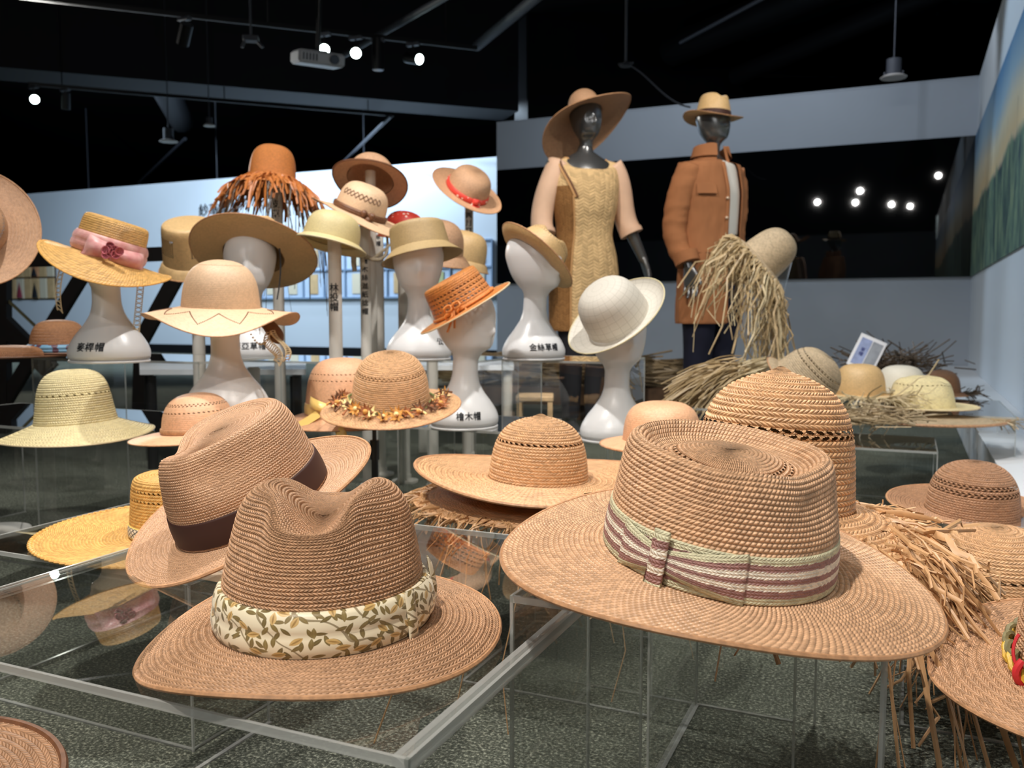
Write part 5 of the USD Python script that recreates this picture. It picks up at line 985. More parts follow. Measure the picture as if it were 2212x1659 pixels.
w_ = solo('wall_lettering', 'small dark characters on the left rear wall, between net hat and tan hat', 'lettering', moved(lettering('紗草帽席', .19, .004, gap=1.1), hitY(473, 452, YL) + [0, -.001, 0]), 'ink', False)

# dark timber frame at the left
T = thing('timber_frame', 'black timber loom frame with diagonal braces at the left, behind the head forms', 'frame', (0, 0, 0)); D5 = 4.6
def tp(x, y, d=D5): return PX(x, y, d)
for nm, a, b, w in (('top_beam', tp(-60, 566), tp(510, 542), .05), ('post', tp(4, 560), tp(4, 935), .055), ('post', tp(505, 542), tp(505, 935), .05), ('brace', tp(196, 566), tp(-30, 935), .045), ('brace', tp(402, 560), tp(306, 735), .05), ('brace', tp(306, 735), tp(300, 930), .045), ('brace', tp(0, 690), tp(110, 800), .06), ('foot_rail', tp(-40, 770), tp(180, 764), .05), ('wire', tp(8, 640), tp(95, 722), .012)):
    part(T, nm, bar(a, b, w, w * 1.4 if nm != 'wire' else w), 'black_timber' if nm != 'wire' else 'cord_olive', False)
part(T, 'header_board', bar(tp(20, 562), tp(124, 559), .03, .075), 'black_timber', False)

# white tables behind the risers
def table(label, px0, px1, dn, df, z, legs):
    T = thing('white_table', label, 'table', (0, 0, 0)); a, b, c, d = (np.array([*C((px - W / 2) / FPX * q, q)[:2]]) for px, q in ((px0, dn), (px1, dn), (px1, df), (px0, df)))
    o = (a + b + c + d) / 4; e = trimesh.creation.extrude_polygon(Polygon([a, b, c, d]), .022, engine='earcut'); part(T, 'table_top', moved(e, (0, 0, z - .022)), 'table_white', False)
    for p in (a, b, c, d): q = p + (o - p) * .12; part(T, 'leg', cyl((q[0], q[1], 0), (q[0], q[1], z - .03), .022), legs, 40)
table('low white table with dark legs behind the left head forms', 300, 660, 3.6, 4.3, EYE - .225, 'black_metal')
table('low white table in the middle behind the cypress head form', 900, 1110, 4.05, 4.7, EYE - .235, 'pole_white')

# straw along the back wall
g_ = np.random.default_rng(77)
def sheaf(T, nm, a, b, rad, n, L, seed, mt, wd=.012, tidy=.1):
    g = np.random.default_rng(seed); u = (b - a); ln = np.linalg.norm(u); u = u / ln
    t = g.uniform(-.02, 1.02, n) * ln; off = g.normal(0, 1, (n, 3)); off -= off.dot(u)[:, None] * u; off /= np.linalg.norm(off, axis=1, keepdims=True); off *= (rad * g.random(n) ** .5)[:, None]
    d = u + g.normal(0, tidy, (n, 3)); d /= np.linalg.norm(d, axis=1, keepdims=True); l = g.uniform(.4, 1, n) * L; s = np.linspace(-.5, .5, 4)
    P = a + u * t[:, None] + off; P = P[:, None] + d[:, None] * (l[:, None] * s)[..., None] + g.normal(0, .01, (n, 4, 3))
    part(T, nm, ribbons(P, np.full(n, wd), wd * .5, g.normal(size=(n, 3))), mt, 30, None, None, 'stuff')
T = thing('straw_bundle', 'long bundle of dry grey-brown reeds lying before the back wall, behind the pale checked hat', 'straw bundle', (0, 0, 0))
sheaf(T, 'reeds', PX(1040, 792, 5.6), PX(1470, 804, 5.2), .07, 700, .9, 1, 'reed_grey', .012, .06); sheaf(T, 'reeds', PX(1040, 812, 5.7), PX(1470, 824, 5.3), .06, 500, .9, 2, 'reed_brown', .014, .06)
T = thing('wood_plank', 'long brown wooden plank beneath the reed bundle at the back wall', 'plank', (0, 0, 0)); part(T, 'plank', bar(PX(1030, 850, 5.55), PX(1500, 856, 5.15), .25, .10), 'wood_brown', False)
for x in (1060, 1250, 1440):
    q = PX(x, 872, 5.55 - (x - 1060) / 440 * .35); part(T, 'trestle', box((q[0] - .05, q[1] - .1, 0), (q[0] + .05, q[1] + .1, q[2] + .02), .004), 'wood_brown', False)
T = thing('small_bench', 'small pale wooden bench seen through the risers, left of the pale checked hat', 'bench', PX(1156, 858, 4.1), yawR(YAW - .05))
h_ = PX(1156, 858, 4.1)[2]; part(T, 'seat', box((-.085, -.1, -.012), (.085, .1, .012), .004), 'wood_pale', False)
for x in (-.07, .07):
    for y in (-.085, .085): part(T, 'leg', box((x - .011, y - .011, -h_), (x + .011, y + .011, -.012)), 'wood_pale', False)

# ------------------------------------------------------------------ ceiling
AV, BV = C(.937, .349), C(-.349, .937)
def beam(nm, label, p, q, w, h, mt='ceiling_navy', side=1):
    u = (q - p); u[2] = 0; u /= np.linalg.norm(u); n = np.array([-u[1], u[0], 0]) * side
    e = [p, q, q + n * w, p + n * w]; m = trimesh.convex.convex_hull(np.array(e + [k + [0, 0, h] for k in e])); return solo(nm, label, 'beam', m, mt, False)
a, b = PZ(0, 145, 3.2), PZ(1120, 240, 3.2); u = (b - a) / np.linalg.norm(b - a)
beam('ceiling_beam', 'deep black ceiling beam crossing the upper left', a - u * 4, b, .6, 1.4)
a, b = PZ(1130, 262, 3.2), PZ(2200, 20, 3.9)
beam('ceiling_beam', 'black ceiling beam running to the upper right behind the mannequins', PZ(1140, 262, 3.2), PZ(1150, 262, 3.2) + AV * 7, .5, 1.4, 'black_paint')
def duct(label, p, q, r, mt='ceiling_navy', nm='ceiling_duct'): solo(nm, label, 'pipe' if 'pipe' in nm else 'duct', cyl(p, q, r, 14), mt, 40)
duct('dark round duct slanting at the top right of the ceiling', PZ(1590, 165, 3.9), PZ(2080, -45, 3.9), .12)
duct('dark duct high above the mannequins', PZ(1450, 110, 4.2), PZ(1900, -80, 4.2), .2)
for k, (x0, y0, x1, y1, r, z) in enumerate(((1030, 100, 1165, -12, .045, 3.1), (745, 118, 975, -14, .03, 3.15), (845, 250, 705, 385, .022, 3.0), (1470, 92, 1660, -10, .02, 3.6), (400, 300, 300, 395, .03, 3.6))):
    duct(('grey conduit pipe at top centre meeting the track rail', 'thin conduit pipe left of the grey one at top centre', 'conduit pipe above the brown-brimmed hat', 'thin pipe at the top right of centre', 'thin pipe above the net hat')[k], PZ(x0, y0, z), PZ(x1, y1, z), r, 'pipe_grey', 'ceiling_pipe')
duct('flat black duct slanting between the left track rails', PZ(350, 180, 3.7), PZ(392, 262, 3.7), .18, 'pipe_dark')
for k, (x, y0, y1, d) in enumerate(((193, 330, 440, 17.5), (470, 215, 420, 15.5), (787, 250, 400, 14.5), (1030, 100, -5, 7.0))):
    solo('hanging_rod', ('thin hanging rod at far left above the wall', 'thin hanging rod above the tan hat', 'thin hanging rod above the brown-brimmed hat', 'thin hanging rod at top centre')[k], 'rod', cyl(PX(x, y1, d), [*PX(x, y1, d)[:2], 4.6], .012 if d > 10 else .008, 6), 'pipe_grey', 40)
def rail(label, p, q):
    T = thing('track_rail', label, 'track rail', (0, 0, 0)); part(T, 'rail', bar(p, q, .036, .034), 'track_black', False)
    u = (q - p) / np.linalg.norm(q - p); part(T, 'contact_strip', bar(p - [0, 0, .018], q - [0, 0, .018], .012, .006), 'track_grey', False)
    for t in (.08, .5, .92): c = p + (q - p) * t; part(T, 'hanger', cyl(c, [c[0], c[1], 4.6], .006, 6), 'track_black', 40)
    return p, q
ZR = 3.05
R1 = rail('upper ceiling track rail holding the projector and spotlights', PZ(40, -8, ZR), PZ(1030, 104, ZR)); R2 = rail('lower ceiling track rail at the left with the glaring spotlight', PZ(62, 181, ZR), PZ(850, 248, ZR))
def on_rail(R, px):
    n = np.cross(ray(px, 0), ray(px, 1000)); o = R[0] - [0, 0, EYE]; t = -o.dot(n) / (R[1] - R[0]).dot(n); return R[0] + (R[1] - R[0]) * t
def track_light(label, R, px, aim, lit=True, L=.17, r=.05):
    """hung on the rail R where it shows at px"""
    p = on_rail(R, px) if np.ndim(px) == 0 else np.array(px); a = np.array(aim, float) - p; a /= np.linalg.norm(a); T = thing('track_light', label, 'spotlight', p)
    part(T, 'adapter', box((-.06, -.022, -.045), (.06, .022, -.015), .004), 'track_grey', False); part(T, 'stem', cyl((0, 0, -.14), (0, 0, -.03), .008, 10), 'track_black', 40)
    c = np.array([0, 0, -.15]); part(T, 'can', tube([c - a * L * .5, c + a * L * .5], r, 24), 'track_black', 40)
    part(T, 'lens', tube([c + a * L * .5, c + a * (L * .5 + .004)], r * .86, 24), 'lamp_lit' if lit else 'lens_off', 40)
track_light('dark spotlight on the upper track rail, left of the projector', R1, 398, C(-4, 9, .5), False)
track_light('lit spotlight behind the white projector', R1, 700, C(-.2, 1, .6)); track_light('brightest lit spotlight right of the projector', R1, 768, C(-.2, 1.5, .6))
track_light('dark spotlight pointing straight down, between the two right lit ones', R1, 816, on_rail(R1, 816) - [0, 0, 1], False, .26); track_light('lit spotlight turned right at the end of the upper rail', R1, 892, on_rail(R1, 892) + rt * .9 - fh * .8 - [0, 0, .35], True)
track_light('dark spotlight beside the glaring one at far left', R2, 140, C(-5, 10, .5), False)
track_light('glaring spotlight at far left facing the hats', R2, 72, C(-.3, 2.0, .5))
for k, (x, y) in enumerate(REAR):
    p = mirrored(x, y); T = thing('track_light', 'spotlight behind the viewer, mirrored in the black glass as ' + ('the leftmost light', 'the upper of two stacked lights', 'the lower of two stacked lights', 'the brightest right-hand light', 'the dim light beside the brightest', 'the highest light far right')[k], 'spotlight', p + [0, -.1, .0]); part(T, 'can', tube([[0, -.1, .02], [0, .05, 0]], .05, 20), 'track_black', 40); part(T, 'stem', cyl((0, -.05, 0), (0, -.05, 4.6 - p[2]), .012, 8), 'track_black', 40)
T = thing('projector', 'white ceiling projector hung under the upper track rail', 'projector', PX(686, 128, 7.0), yawR(YAW + .5) @ rot([1, 0, 0], 10))
part(T, 'body', box((-.18, -.13, -.05), (.18, .13, .05), .02), 'projector_white', 30); part(T, 'lens', tube([[.09, -.13, 0], [.09, -.155, 0]], .035, 20), 'lens_off', 40)
for k in range(5): part(T, 'vent_slat', box((-.15 + .025 * k, -.134, -.025), (-.138 + .025 * k, -.128, .025)), 'track_grey', False)
part(T, 'mount', join(cyl((0, 0, .05), (0, 0, .9), .018), box((-.06, -.06, .05), (.06, .06, .062))), 'track_black', 40)
for k, (x, y, d, s) in enumerate(((1930, 168, 7.5, 1.0), (364, 306, 10.0, .95), (452, 272, 10.0, .6))):
    T = thing('downlight', ('pale recessed downlight hanging at the upper right', 'dim pale downlight hanging above the net hat', 'small dim downlight above the orange fringed hat')[k], 'ceiling lamp', PX(x, y, d))
    part(T, 'rim', lathe([(0, -.004), (.1 * s, -.004), (.105 * s, .004), (.075 * s, .02), (0, .02)]), 'downlight_white', 40); part(T, 'housing', lathe([(0, .02), (.058 * s, .02), (.058 * s, .15 * s), (.006, .15 * s), (.006, 4.6 - PX(x, y, d)[2]), (0, 4.6 - PX(x, y, d)[2])]), 'pipe_grey', 40)
    for sx in (-1, 1): part(T, 'clip', box((sx * .07 * s - .006, -.01, .015), (sx * .07 * s + .006, .01, .05 * s)), 'pipe_grey', False)
T = thing('sprinkler', 'small pale ceiling sprinkler with a drooping cable, above the jacket mannequin', 'sprinkler', PX(1352, 146, 7.0)); part(T, 'head', join(lathe([(0, 0), (.05, .01), (.02, .04), (0, .06)], 14), cyl((-.06, 0, .03), (.06, 0, .03), .01), cyl((0, 0, .05), (0, 0, 4.6 - PX(1352, 146, 7.0)[2]), .01)), 'pipe_grey', 40)
part(T, 'cable', tube([[0, 0, .03], [.12, .05, -.05], [.25, .1, -.18], [.46, .2, -.3]], .007, 6, 16), 'pipe_grey', 40)
T = thing('ceiling_sensor', 'small pale ceiling sensor left of the projector', 'sensor', PX(542, 84, 7.2), yawR(.6)); part(T, 'body', box((-.06, -.05, -.02), (.06, .05, .02), .006), 'pipe_grey', False); part(T, 'arm', join(cyl((-.05, 0, -.02), (-.07, 0, -.07), .012), cyl((.05, 0, -.02), (.09, 0, -.06), .012), cyl((0, 0, .02), (0, 0, 4.6 - PX(542, 84, 7.2)[2]), .008)), 'pipe_grey', 40)

# ------------------------------------------------------------------ right-hand group of hats
def boxR(label, pr, d, z, w, dep, **k):
    o = PX(pr, 800, d); o = np.array([o[0] - w, o[1], 0]); return riser(label, o, w, dep, z, **k)
boxR('long clear acrylic riser at the right under the yellow fedora stack', 2200, 2.9, EYE - .34, .52, .62, walls='fr')
boxR('lower clear acrylic riser in front of the yellow fedora stack', 2032, 2.55, EYE - .40, .42, .34, walls='fr')
q = PX(1640, 800, 2.66); riser('clear acrylic riser under the straw sheaf behind the big dome hat', q * [1, 1, 0] - [.20, 0, 0], .40, .40, EYE - .292, walls='fr')
p = PX(1990, 868, 3.06)
S = Hat(.094, .10, .02, 'flat', *flat_brim(.175, .014, .0), 110, .0055)
T = thing('fringed_hat', 'flat tan straw brim with ragged fringe under the yellow fedora, right', 'hat', p + [0, 0, -.036], tiltR(YAW)); hat_parts(T, S, 'straw_grey', hi=0, edge='cord_tan', edge_r=.005)
P, w = fringe(S, 380, (.02, .10), 41, .005, .0016, (.0, .7), (-.9, PI + .9), (0, .3), .9, .1); part(T, 'straw_fringe', ribbons(P, w, .0018, np.random.default_rng(1).normal(size=(len(P), 3))), 'reed_grey', 30, None, None, 'stuff')
S = Hat(.098, .11, .10, 'fedora', *flat_brim(.072, .0, .003), 110, .005, fedora_dent(.018, .008))
T = thing('straw_fedora', 'pale yellow straw fedora lying on top of the right-hand stack', 'hat', p + [0, 0, -.014], tiltR(YAW + .9)); hat_parts(T, S, 'straw_cream', hi=0, us=6, edge='cord_cream', cut=holes([(19, 1, 3, .2, .36, .4)]), gaprows=lambda U, V: (V > 18) & (V < 21))
S = Hat(.09, .096, .11, 'round', *flat_brim(.04, .01, .0), 110, .005)
T = thing('straw_hat', 'off-white ribbed dome hat behind the pale yellow fedora', 'hat', PX(1945, 850, 3.42), tiltR(YAW)); hat_parts(T, S, 'straw_paper', hi=0)
T = thing('straw_hat', 'small brown dome hat with dark fringe at far right behind the yellow fedora', 'hat', PX(2034, 846, 3.6), tiltR(YAW)); S = Hat(.07, .076, .09, 'dome', *flat_brim(.03, .01, .0), 110, .005); hat_parts(T, S, 'straw_brown', hi=0)
P, w = fringe(S, 160, (.04, .09), 43, .005, .0016, (-.4, .5), (-.8, PI + .8), (0, .4), .9, .4); part(T, 'straw_fringe', ribbons(P, w, .0018, np.random.default_rng(2).normal(size=(len(P), 3))), 'reed_dark', 30, None, None, 'stuff')
T = thing('straw_hat', 'sandy dome hat under crossed straws, left of the off-white dome', 'hat', PX(1856, 850, 3.1), tiltR(YAW)); S = Hat(.086, .092, .105, 'round', *flat_brim(.05, .01, .0), 110, .005); hat_parts(T, S, 'straw_khaki', hi=0)
P, w = fringe(S, 260, (.05, .16), 44, .005, .0016, (-.3, .8), (-PI, PI), (0, .4), 1.2, .35); part(T, 'straw_fringe', ribbons(P, w, .0018, np.random.default_rng(3).normal(size=(len(P), 3))), 'reed_pale', 30, None, None, 'stuff')
straws(T, S, 12, (.10, .22), 45, .006, (-.2, .6), (-2.6, -.6), 'reed_pale', .6, .8)
T = thing('straw_hat', 'grey-brown straw hat with open-work rows lying on its side behind the big dome', 'hat', PX(1728, 832, 2.78), tiltR(YAW + .7, 44, 14)); S = Hat(.094, .10, .125, 'dome', *flat_brim(.03, .01, .0), 84, .006); hat_parts(T, S, 'straw_grey', hi=1, amp=.0015, us=4, vs=3, edge='cord_tan', cut=holes([(14, 1, 2, .3, .4, .4), (17, 1, 2, .3, .4, .4)]), gaprows=lambda U, V: (V > 13) & (V < 19))
T = thing('straw_sheaf', 'tied sheaf of pale straw fanning to the left behind the big dome hat', 'straw sheaf', PX(1600, 808, 2.85), yawR(YAW))
g_ = np.random.default_rng(9); n = 520; a = g_.normal(PI, .25, n); e = g_.normal(-.12, .16, n); L = g_.uniform(.10, .25, n); d_ = np.stack([np.cos(a) * np.cos(e), np.sin(a) * np.cos(e), np.sin(e)], 1); s = np.linspace(0, 1, 5)
P = np.zeros((n, 5, 3)) + g_.normal(0, .016, (n, 1, 3)) + d_[:, None] * (L[:, None] * s)[..., None]; P[..., 2] -= .10 * s ** 2 * (L[:, None] / .25)
part(T, 'straw_stalks', ribbons(P, g_.uniform(.004, .007, n), .004, g_.normal(size=(n, 3))), 'reed_sand', 30, None, None, 'stuff')
part(T, 'binding', ring(np.stack([0 * (a_ := np.linspace(0, 2 * PI, 30)[:-1]) - .01, .034 * np.cos(a_), .03 * np.sin(a_) - .002], 1), .007, 6), 'reed_pale', 40)
P = np.zeros((160, 5, 3)) + g_.normal(0, .014, (160, 1, 3)); a = g_.normal(-.1, .4, 160); L = g_.uniform(.03, .09, 160); P = P + (np.stack([np.cos(a), np.sin(a), .35 + 0 * a], 1)[:, None] * (L[:, None] * s)[..., None]); part(T, 'straw_butts', ribbons(P, np.full(160, .004), .003, g_.normal(size=(160, 3))), 'reed_pale', 30, None, None, 'stuff')
T = thing('straw_heap', 'heap of loose pale straw ends on the lower right riser beneath the brims', 'straw heap', PX(1850, 896, 2.75), yawR(YAW)); n = 420
P = g_.normal(0, 1, (n, 1, 3)) * [.09, .05, .016]; a = g_.uniform(0, 2 * PI, n); L = g_.uniform(.05, .16, n); P = P + np.stack([np.cos(a), np.sin(a), g_.normal(0, .15, n)], 1)[:, None] * (L[:, None] * (s - .5))[..., None]; P[..., 2] = np.abs(P[..., 2]) - .02
part(T, 'straws', ribbons(P, np.full(n, .005), .003, g_.normal(size=(n, 3))), 'reed_grey', 30, None, None, 'stuff')
T = thing('straw_heap', 'dark heap of dry grass before the back wall, right of the sign card', 'straw heap', PX(1930, 786, 4.2), yawR(YAW)); n = 300
P = g_.normal(0, 1, (n, 1, 3)) * [.10, .06, .02]; a = g_.uniform(0, 2 * PI, n); L = g_.uniform(.05, .14, n); P = P + np.stack([np.cos(a), np.sin(a), g_.normal(.2, .3, n)], 1)[:, None] * (L[:, None] * s)[..., None]
part(T, 'straws', ribbons(P, np.full(n, .006), .004, g_.normal(size=(n, 3))), 'reed_dark', 30, None, None, 'stuff')
T = thing('sign_card', 'small tilted information card with blue print, standing behind the right-hand hats', 'sign', PX(1872, 764, 3.9), yawR(YAW - .35) @ rot([0, 1, 0], 24) @ rot([1, 0, 0], -8))
part(T, 'card', box((-.058, -.004, -.075), (.058, .004, .075)), 'card_white', False); part(T, 'printed_panel', box((-.046, -.0055, -.062), (.0, -.004, .06)), 'card_blue', False); part(T, 'photo_panel', box((.004, -.0055, -.05), (.048, -.004, .06)), 'card_grey', False)
part(T, 'lettering', moved(lettering('草帽', .018, .0006, True, 1.1), (-.022, -.0056, .0)), 'card_ink', False); part(T, 'stand', bar((0, .004, -.02), (.0, .05, -.20), .03, .004), 'acrylic_edge', False)
# fringed hat on the clear stand
pc = PX(1638, 556, 3.3); zb_ = PX(1650, 778, 3.3)[2]; base_ = PX(1664, 778, 3.3)
T = thing('clear_stand', 'clear acrylic hat stand with a shaggy straw hat in front of the jacket mannequin', 'stand', (base_[0], base_[1], 0), yawR(YAW)); hh = pc[2] - .02
part(T, 'column', lathe([(0, 0), (.04, 0), (.04, hh * .55), (.034, hh * .8), (.05, hh * .9), (.07, hh), (.06, hh + .06), (.03, hh + .09), (0, hh + .095)], 28), 'acrylic', 40)
part(T, 'foot', lathe([(0, 0), (.11, 0), (.11, .012), (.04, .02), (0, .02)], 32), 'acrylic_edge', 40)
for s_ in (-1, 1): part(T, 'strut', bar((s_ * .035, 0, zb_ + .0), (s_ * .02, 0, hh - .1), .012, .012), 'acrylic_edge', False)
S = Hat(.086, .092, .135, 'dome', *flat_brim(.05, .02, .0), 84, .0055)
T = thing('fringed_hat', 'shaggy straw hat with a long hanging fringe, on the clear stand before the jacket', 'hat', pc + C(.012, 0) * [1, 1, 0] + [0, 0, -.01], tiltR(YAW - .1, 12, 48)); 
hat_parts(T, S, 'straw_grey', hi=0, edge=None)
P, w = fringe(S, 360, (.05, .16), 51, .006, .002, (-.1, .6), (-PI, PI), (0, .4), .5, -.1, 6); Rm = tiltR(YAW - .1, 12, 48); gz = Rm.T @ np.array([0, 0, -1.0]); L_ = np.linspace(0, 1, 6) ** 2
P = P + gz * (np.linalg.norm(P[:, -1] - P[:, 0], axis=1) * 1.1)[:, None, None] * L_[None, :, None] + np.random.default_rng(44).normal(0, .016, P.shape) * np.linspace(0, 1, 6)[None, :, None]
part(T, 'straw_fringe', ribbons(P, w, .0022, np.random.default_rng(4).normal(size=(len(P), 3))), 'reed_sand', 30, None, None, 'stuff')
P, w = fringe(S, 70, (.16, .30), 52, .008, .002, (0, .2), (-2.6, .9), (0, .2), .3, -.1, 7); L_ = np.linspace(0, 1, 7) ** 2; P = P * .75 + P[:, :1] * .25 + np.random.default_rng(45).normal(0, .02, P.shape) * np.linspace(0, 1, 7)[None, :, None] + gz * (np.linalg.norm(P[:, -1] - P[:, 0], axis=1) * 1.2)[:, None, None] * L_[None, :, None]
g_ = np.random.default_rng(6)
for k in range(70): part(T, 'straw', ribbons(P[k:k + 1], w[k:k + 1], .003, g_.normal(size=(1, 3))), 'reed_pale' if k % 2 else 'reed_sand', 30)

# ------------------------------------------------------------------ the two mannequins
def MF(mesh): return manifold3d.Manifold(manifold3d.Mesh(np.asarray(mesh.vertices, np.float32), np.asarray(mesh.faces, np.uint32)))
def chain(P, r):
    out = []
    for k in range(len(P) - 1):
        a, b = (manifold3d.Manifold.sphere(float(r[i]), 14).translate([float(c) for c in P[i]]) for i in (k, k + 1)); out.append(manifold3d.Manifold.batch_hull([a, b]))
    return out
def hand(w, d, side):
    """wrist point, direction of the fingers, thumb side vector"""
    w, d, s = (np.array(v, float) for v in (w, d, side)); d /= np.linalg.norm(d); s -= d * s.dot(d); s /= np.linalg.norm(s); n = np.cross(d, s); out = []
    out += [manifold3d.Manifold.batch_hull([manifold3d.Manifold.sphere(r, 12).translate(list(map(float, w + d * a + s * b))) for a, b, r in ((0, .012, .017), (0, -.012, .017), (.085, .030, .012), (.085, -.030, .011), (.04, .034, .012))])]
    for b, L, r in ((.030, .072, .0085), (.010, .082, .009), (-.011, .076, .0085), (-.031, .058, .0075)):
        p0 = w + d * .08 + s * b; p1 = p0 + d * L * .45 + s * b * .12 + n * .004; p2 = p1 + d * L * .32 + n * .012; p3 = p2 + d * L * .22 + n * .014; out += chain([p0, p1, p2, p3], [r * 1.05, r, r * .92, r * .8])
    t0 = w + d * .025 + s * .026; t1 = t0 + d * .035 + s * .026 + n * .008; t2 = t1 + d * .034 + s * .008 + n * .008; out += chain([t0, t1, t2], [.012, .010, .008]); return out
def cloth(secs, k=64, th=(0, 2 * PI), thick=.004, wob=0.0, seed=0, su=90, sv=90, swap=False, scoop=0.0):
    """a garment round sections (z, cx, cy, rx, ry): double skin with st"""
    h = np.array(secs, float); zs = np.linspace(h[0, 0], h[-1, 0], 60); o = np.argsort(h[:, 0]); f = [PchipInterpolator(h[o, 0], h[o, i])(zs) for i in (1, 2, 3, 4)]
    a = np.linspace(*th, k + 1) - (PI if th[1] - th[0] > 6.2 else 0) * 0; X = f[0][:, None] + f[2][:, None] * np.cos(a); Y = f[1][:, None] + f[3][:, None] * np.sin(a); P = np.stack([X, Y, np.repeat(zs[:, None], k + 1, 1)], -1)
    if wob:
        q = np.stack([np.cos(a)[None] * 3 + 0 * zs[:, None], np.sin(a)[None] * 3 + 0 * zs[:, None], np.repeat(zs[:, None] * 4.5, k + 1, 1)], -1); P[..., :2] += ((meshkit.fbm(q, 3, seed) - .5) * wob)[..., None] * np.stack([np.cos(a), np.sin(a)], -1)[None]
    if scoop: P[..., 2] -= scoop * np.exp(-((a + PI / 2) / .95) ** 4)[None] * np.exp(-(zs.max() - zs) / .06)[:, None]
    N = np.stack([np.cos(a), np.sin(a), 0 * a], -1)[None]; In = P - N * thick; uv = np.stack(np.broadcast_arrays(-zs[:, None] * sv, a[None] * su * .17) if swap else np.broadcast_arrays(a[None] * su * .17, -zs[:, None] * sv), -1)
    R = np.concatenate([P, In[::-1], P[:1]], 0); U = np.concatenate([uv, uv[::-1], uv[:1]], 0); fcs = gridfaces(len(R), k + 1, False)[:, ::-1]
    if zs[0] > zs[-1]: fcs = fcs[:, ::-1]
    fcs = fcs[:, ::-1]
    return (R.reshape(-1, 3), np.vstack([fcs[:, [0, 1, 2]], fcs[:, [0, 2, 3]]])), U.reshape(-1, 2)
def rumple(m, amt, seed):
    v = m.vertices; m = m.copy(); m.vertices = v + m.vertex_normals * ((meshkit.fbm(v * [14, 14, 26], 3, seed) - .5) * amt)[:, None]; return m
HEADM = loft(np.array([r for r in squash(HP, 1.0) if r[0, 2] > .152]))
def mannequin(label, px, d, yaw, arms, chin, thighs=.155):
    o = PX(px, 700, d); T = thing('mannequin', label, 'mannequin', (o[0], o[1], 0), yawR(YAW + yaw)); dz = chin - .215
    top = [(chin - .05, 0, .002, .034, .037), (chin - .08, 0, .004, .045, .043), (chin - .105, 0, .006, .09, .056), (chin - .14, 0, .006, .150, .078), (chin - .2, 0, 0, .172, .098), (chin - .32, 0, -.006, .158, .108), (chin - .5, 0, 0, .122, .088), (chin - .68, 0, .004, .166, .108), (chin - .80, 0, .004, .165, .105)]
    an = np.linspace(0, 2 * PI, 48, endpoint=False); tor = loft([np.stack([c[1] + c[3] * np.cos(an), c[2] + c[4] * np.sin(an), 0 * an + c[0]], -1) for c in top[::-1]])
    hp = MF(moved(HEADM, (0, -.0, dz), yawR(.15))); M = MF(tor) + hp
    hz = chin - .78
    for s_ in (-1, 1):
        for b in chain([[s_ * .085, 0, hz], [s_ * .075, -.004, hz * .53], [s_ * .07, .012, hz * .36], [s_ * .065, .02, .085]], [.082, .052, .054, .034]): M += b
        M += manifold3d.Manifold.batch_hull([manifold3d.Manifold.sphere(r, 14).translate([s_ * .068 + x, y, z]) for x, y, z, r in ((0, .03, .045, .036), (0, .03, .036, .034), (.006 * s_, -.12, .028, .026), (.02 * s_, -.15, .022, .02))])
    for P, r, dr, sd in arms:
        for b in chain(P, r): M += b
        for b in hand(P[-1], dr, sd): M += b
    m = M.to_mesh(); m = trimesh.Trimesh(m.vert_properties[:, :3], m.tri_verts); part(T, 'body', m, 'mannequin_silver', 40); return T, o
ch = .64 + (678 - 303) / 407
Rarm = [[.175, 0, ch - .16], [.235, .0, ch - .43], [.315, -.05, ch - .635]]; Larm = [[-.175, 0, ch - .16], [-.232, .02, ch - .44], [-.23, -.06, ch - .66]]
T, oD = mannequin('dark silver mannequin in a cream knit dress with peach sleeves', 1262, 4.7, .30, [(Rarm, [.043, .038, .024], (.30, -.1, -1), (-.2, -1, .2)), (Larm, [.043, .038, .024], (-.05, -.1, -1), (.2, -1, 0))], ch)
sec = [(ch - .116, 0, .004, .115, .074), (ch - .133, 0, .005, .180, .096), (ch - .17, 0, .002, .192, .106), (ch - .27, 0, -.008, .182, .122), (ch - .34, 0, -.008, .176, .124), (ch - .5, 0, 0, .152, .105), (ch - .62, 0, .002, .178, .118), (ch - .75, 0, .002, .192, .124), (ch - 1.01, 0, 0, .188, .118)]
mm, uv = cloth(sec, 96, (-PI * 1.5, PI * .5), wob=.006, su=34, sv=60, swap=True, scoop=.062); part(T, 'dress', mm, 'knit_cream', True, uv, 'cream knitted dress with vertical chevron ribs')
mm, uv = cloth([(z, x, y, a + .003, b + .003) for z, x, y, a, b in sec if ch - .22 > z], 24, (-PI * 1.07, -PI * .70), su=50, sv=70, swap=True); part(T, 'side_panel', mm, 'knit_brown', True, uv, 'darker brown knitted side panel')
def edge_line(az, zz, off=.006):
    h = np.array(sorted(sec)); f = [PchipInterpolator(h[:, 0], h[:, i])(zz) for i in (1, 2, 3, 4)]; return np.stack([f[0] + (f[2] + off) * np.cos(az), f[1] + (f[3] + off) * np.sin(az), zz], -1)
zz = np.linspace(ch - .13, ch - .33, 20); az = PI + np.linspace(.55, 1.05, 20)
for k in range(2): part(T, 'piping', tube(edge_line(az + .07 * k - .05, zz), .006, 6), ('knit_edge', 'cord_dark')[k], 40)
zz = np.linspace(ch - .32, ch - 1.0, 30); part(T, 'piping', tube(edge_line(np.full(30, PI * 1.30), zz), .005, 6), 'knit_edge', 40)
aa = np.linspace(-PI * 1.5, PI * .5, 61)[:-1]; E_ = edge_line(aa, np.full(60, ch - .116), .0); E_[:, 2] -= .062 * np.exp(-((aa + PI / 2) / .95) ** 4) - .001; part(T, 'neckline', ring(E_, .004), 'knit_edge', 40)
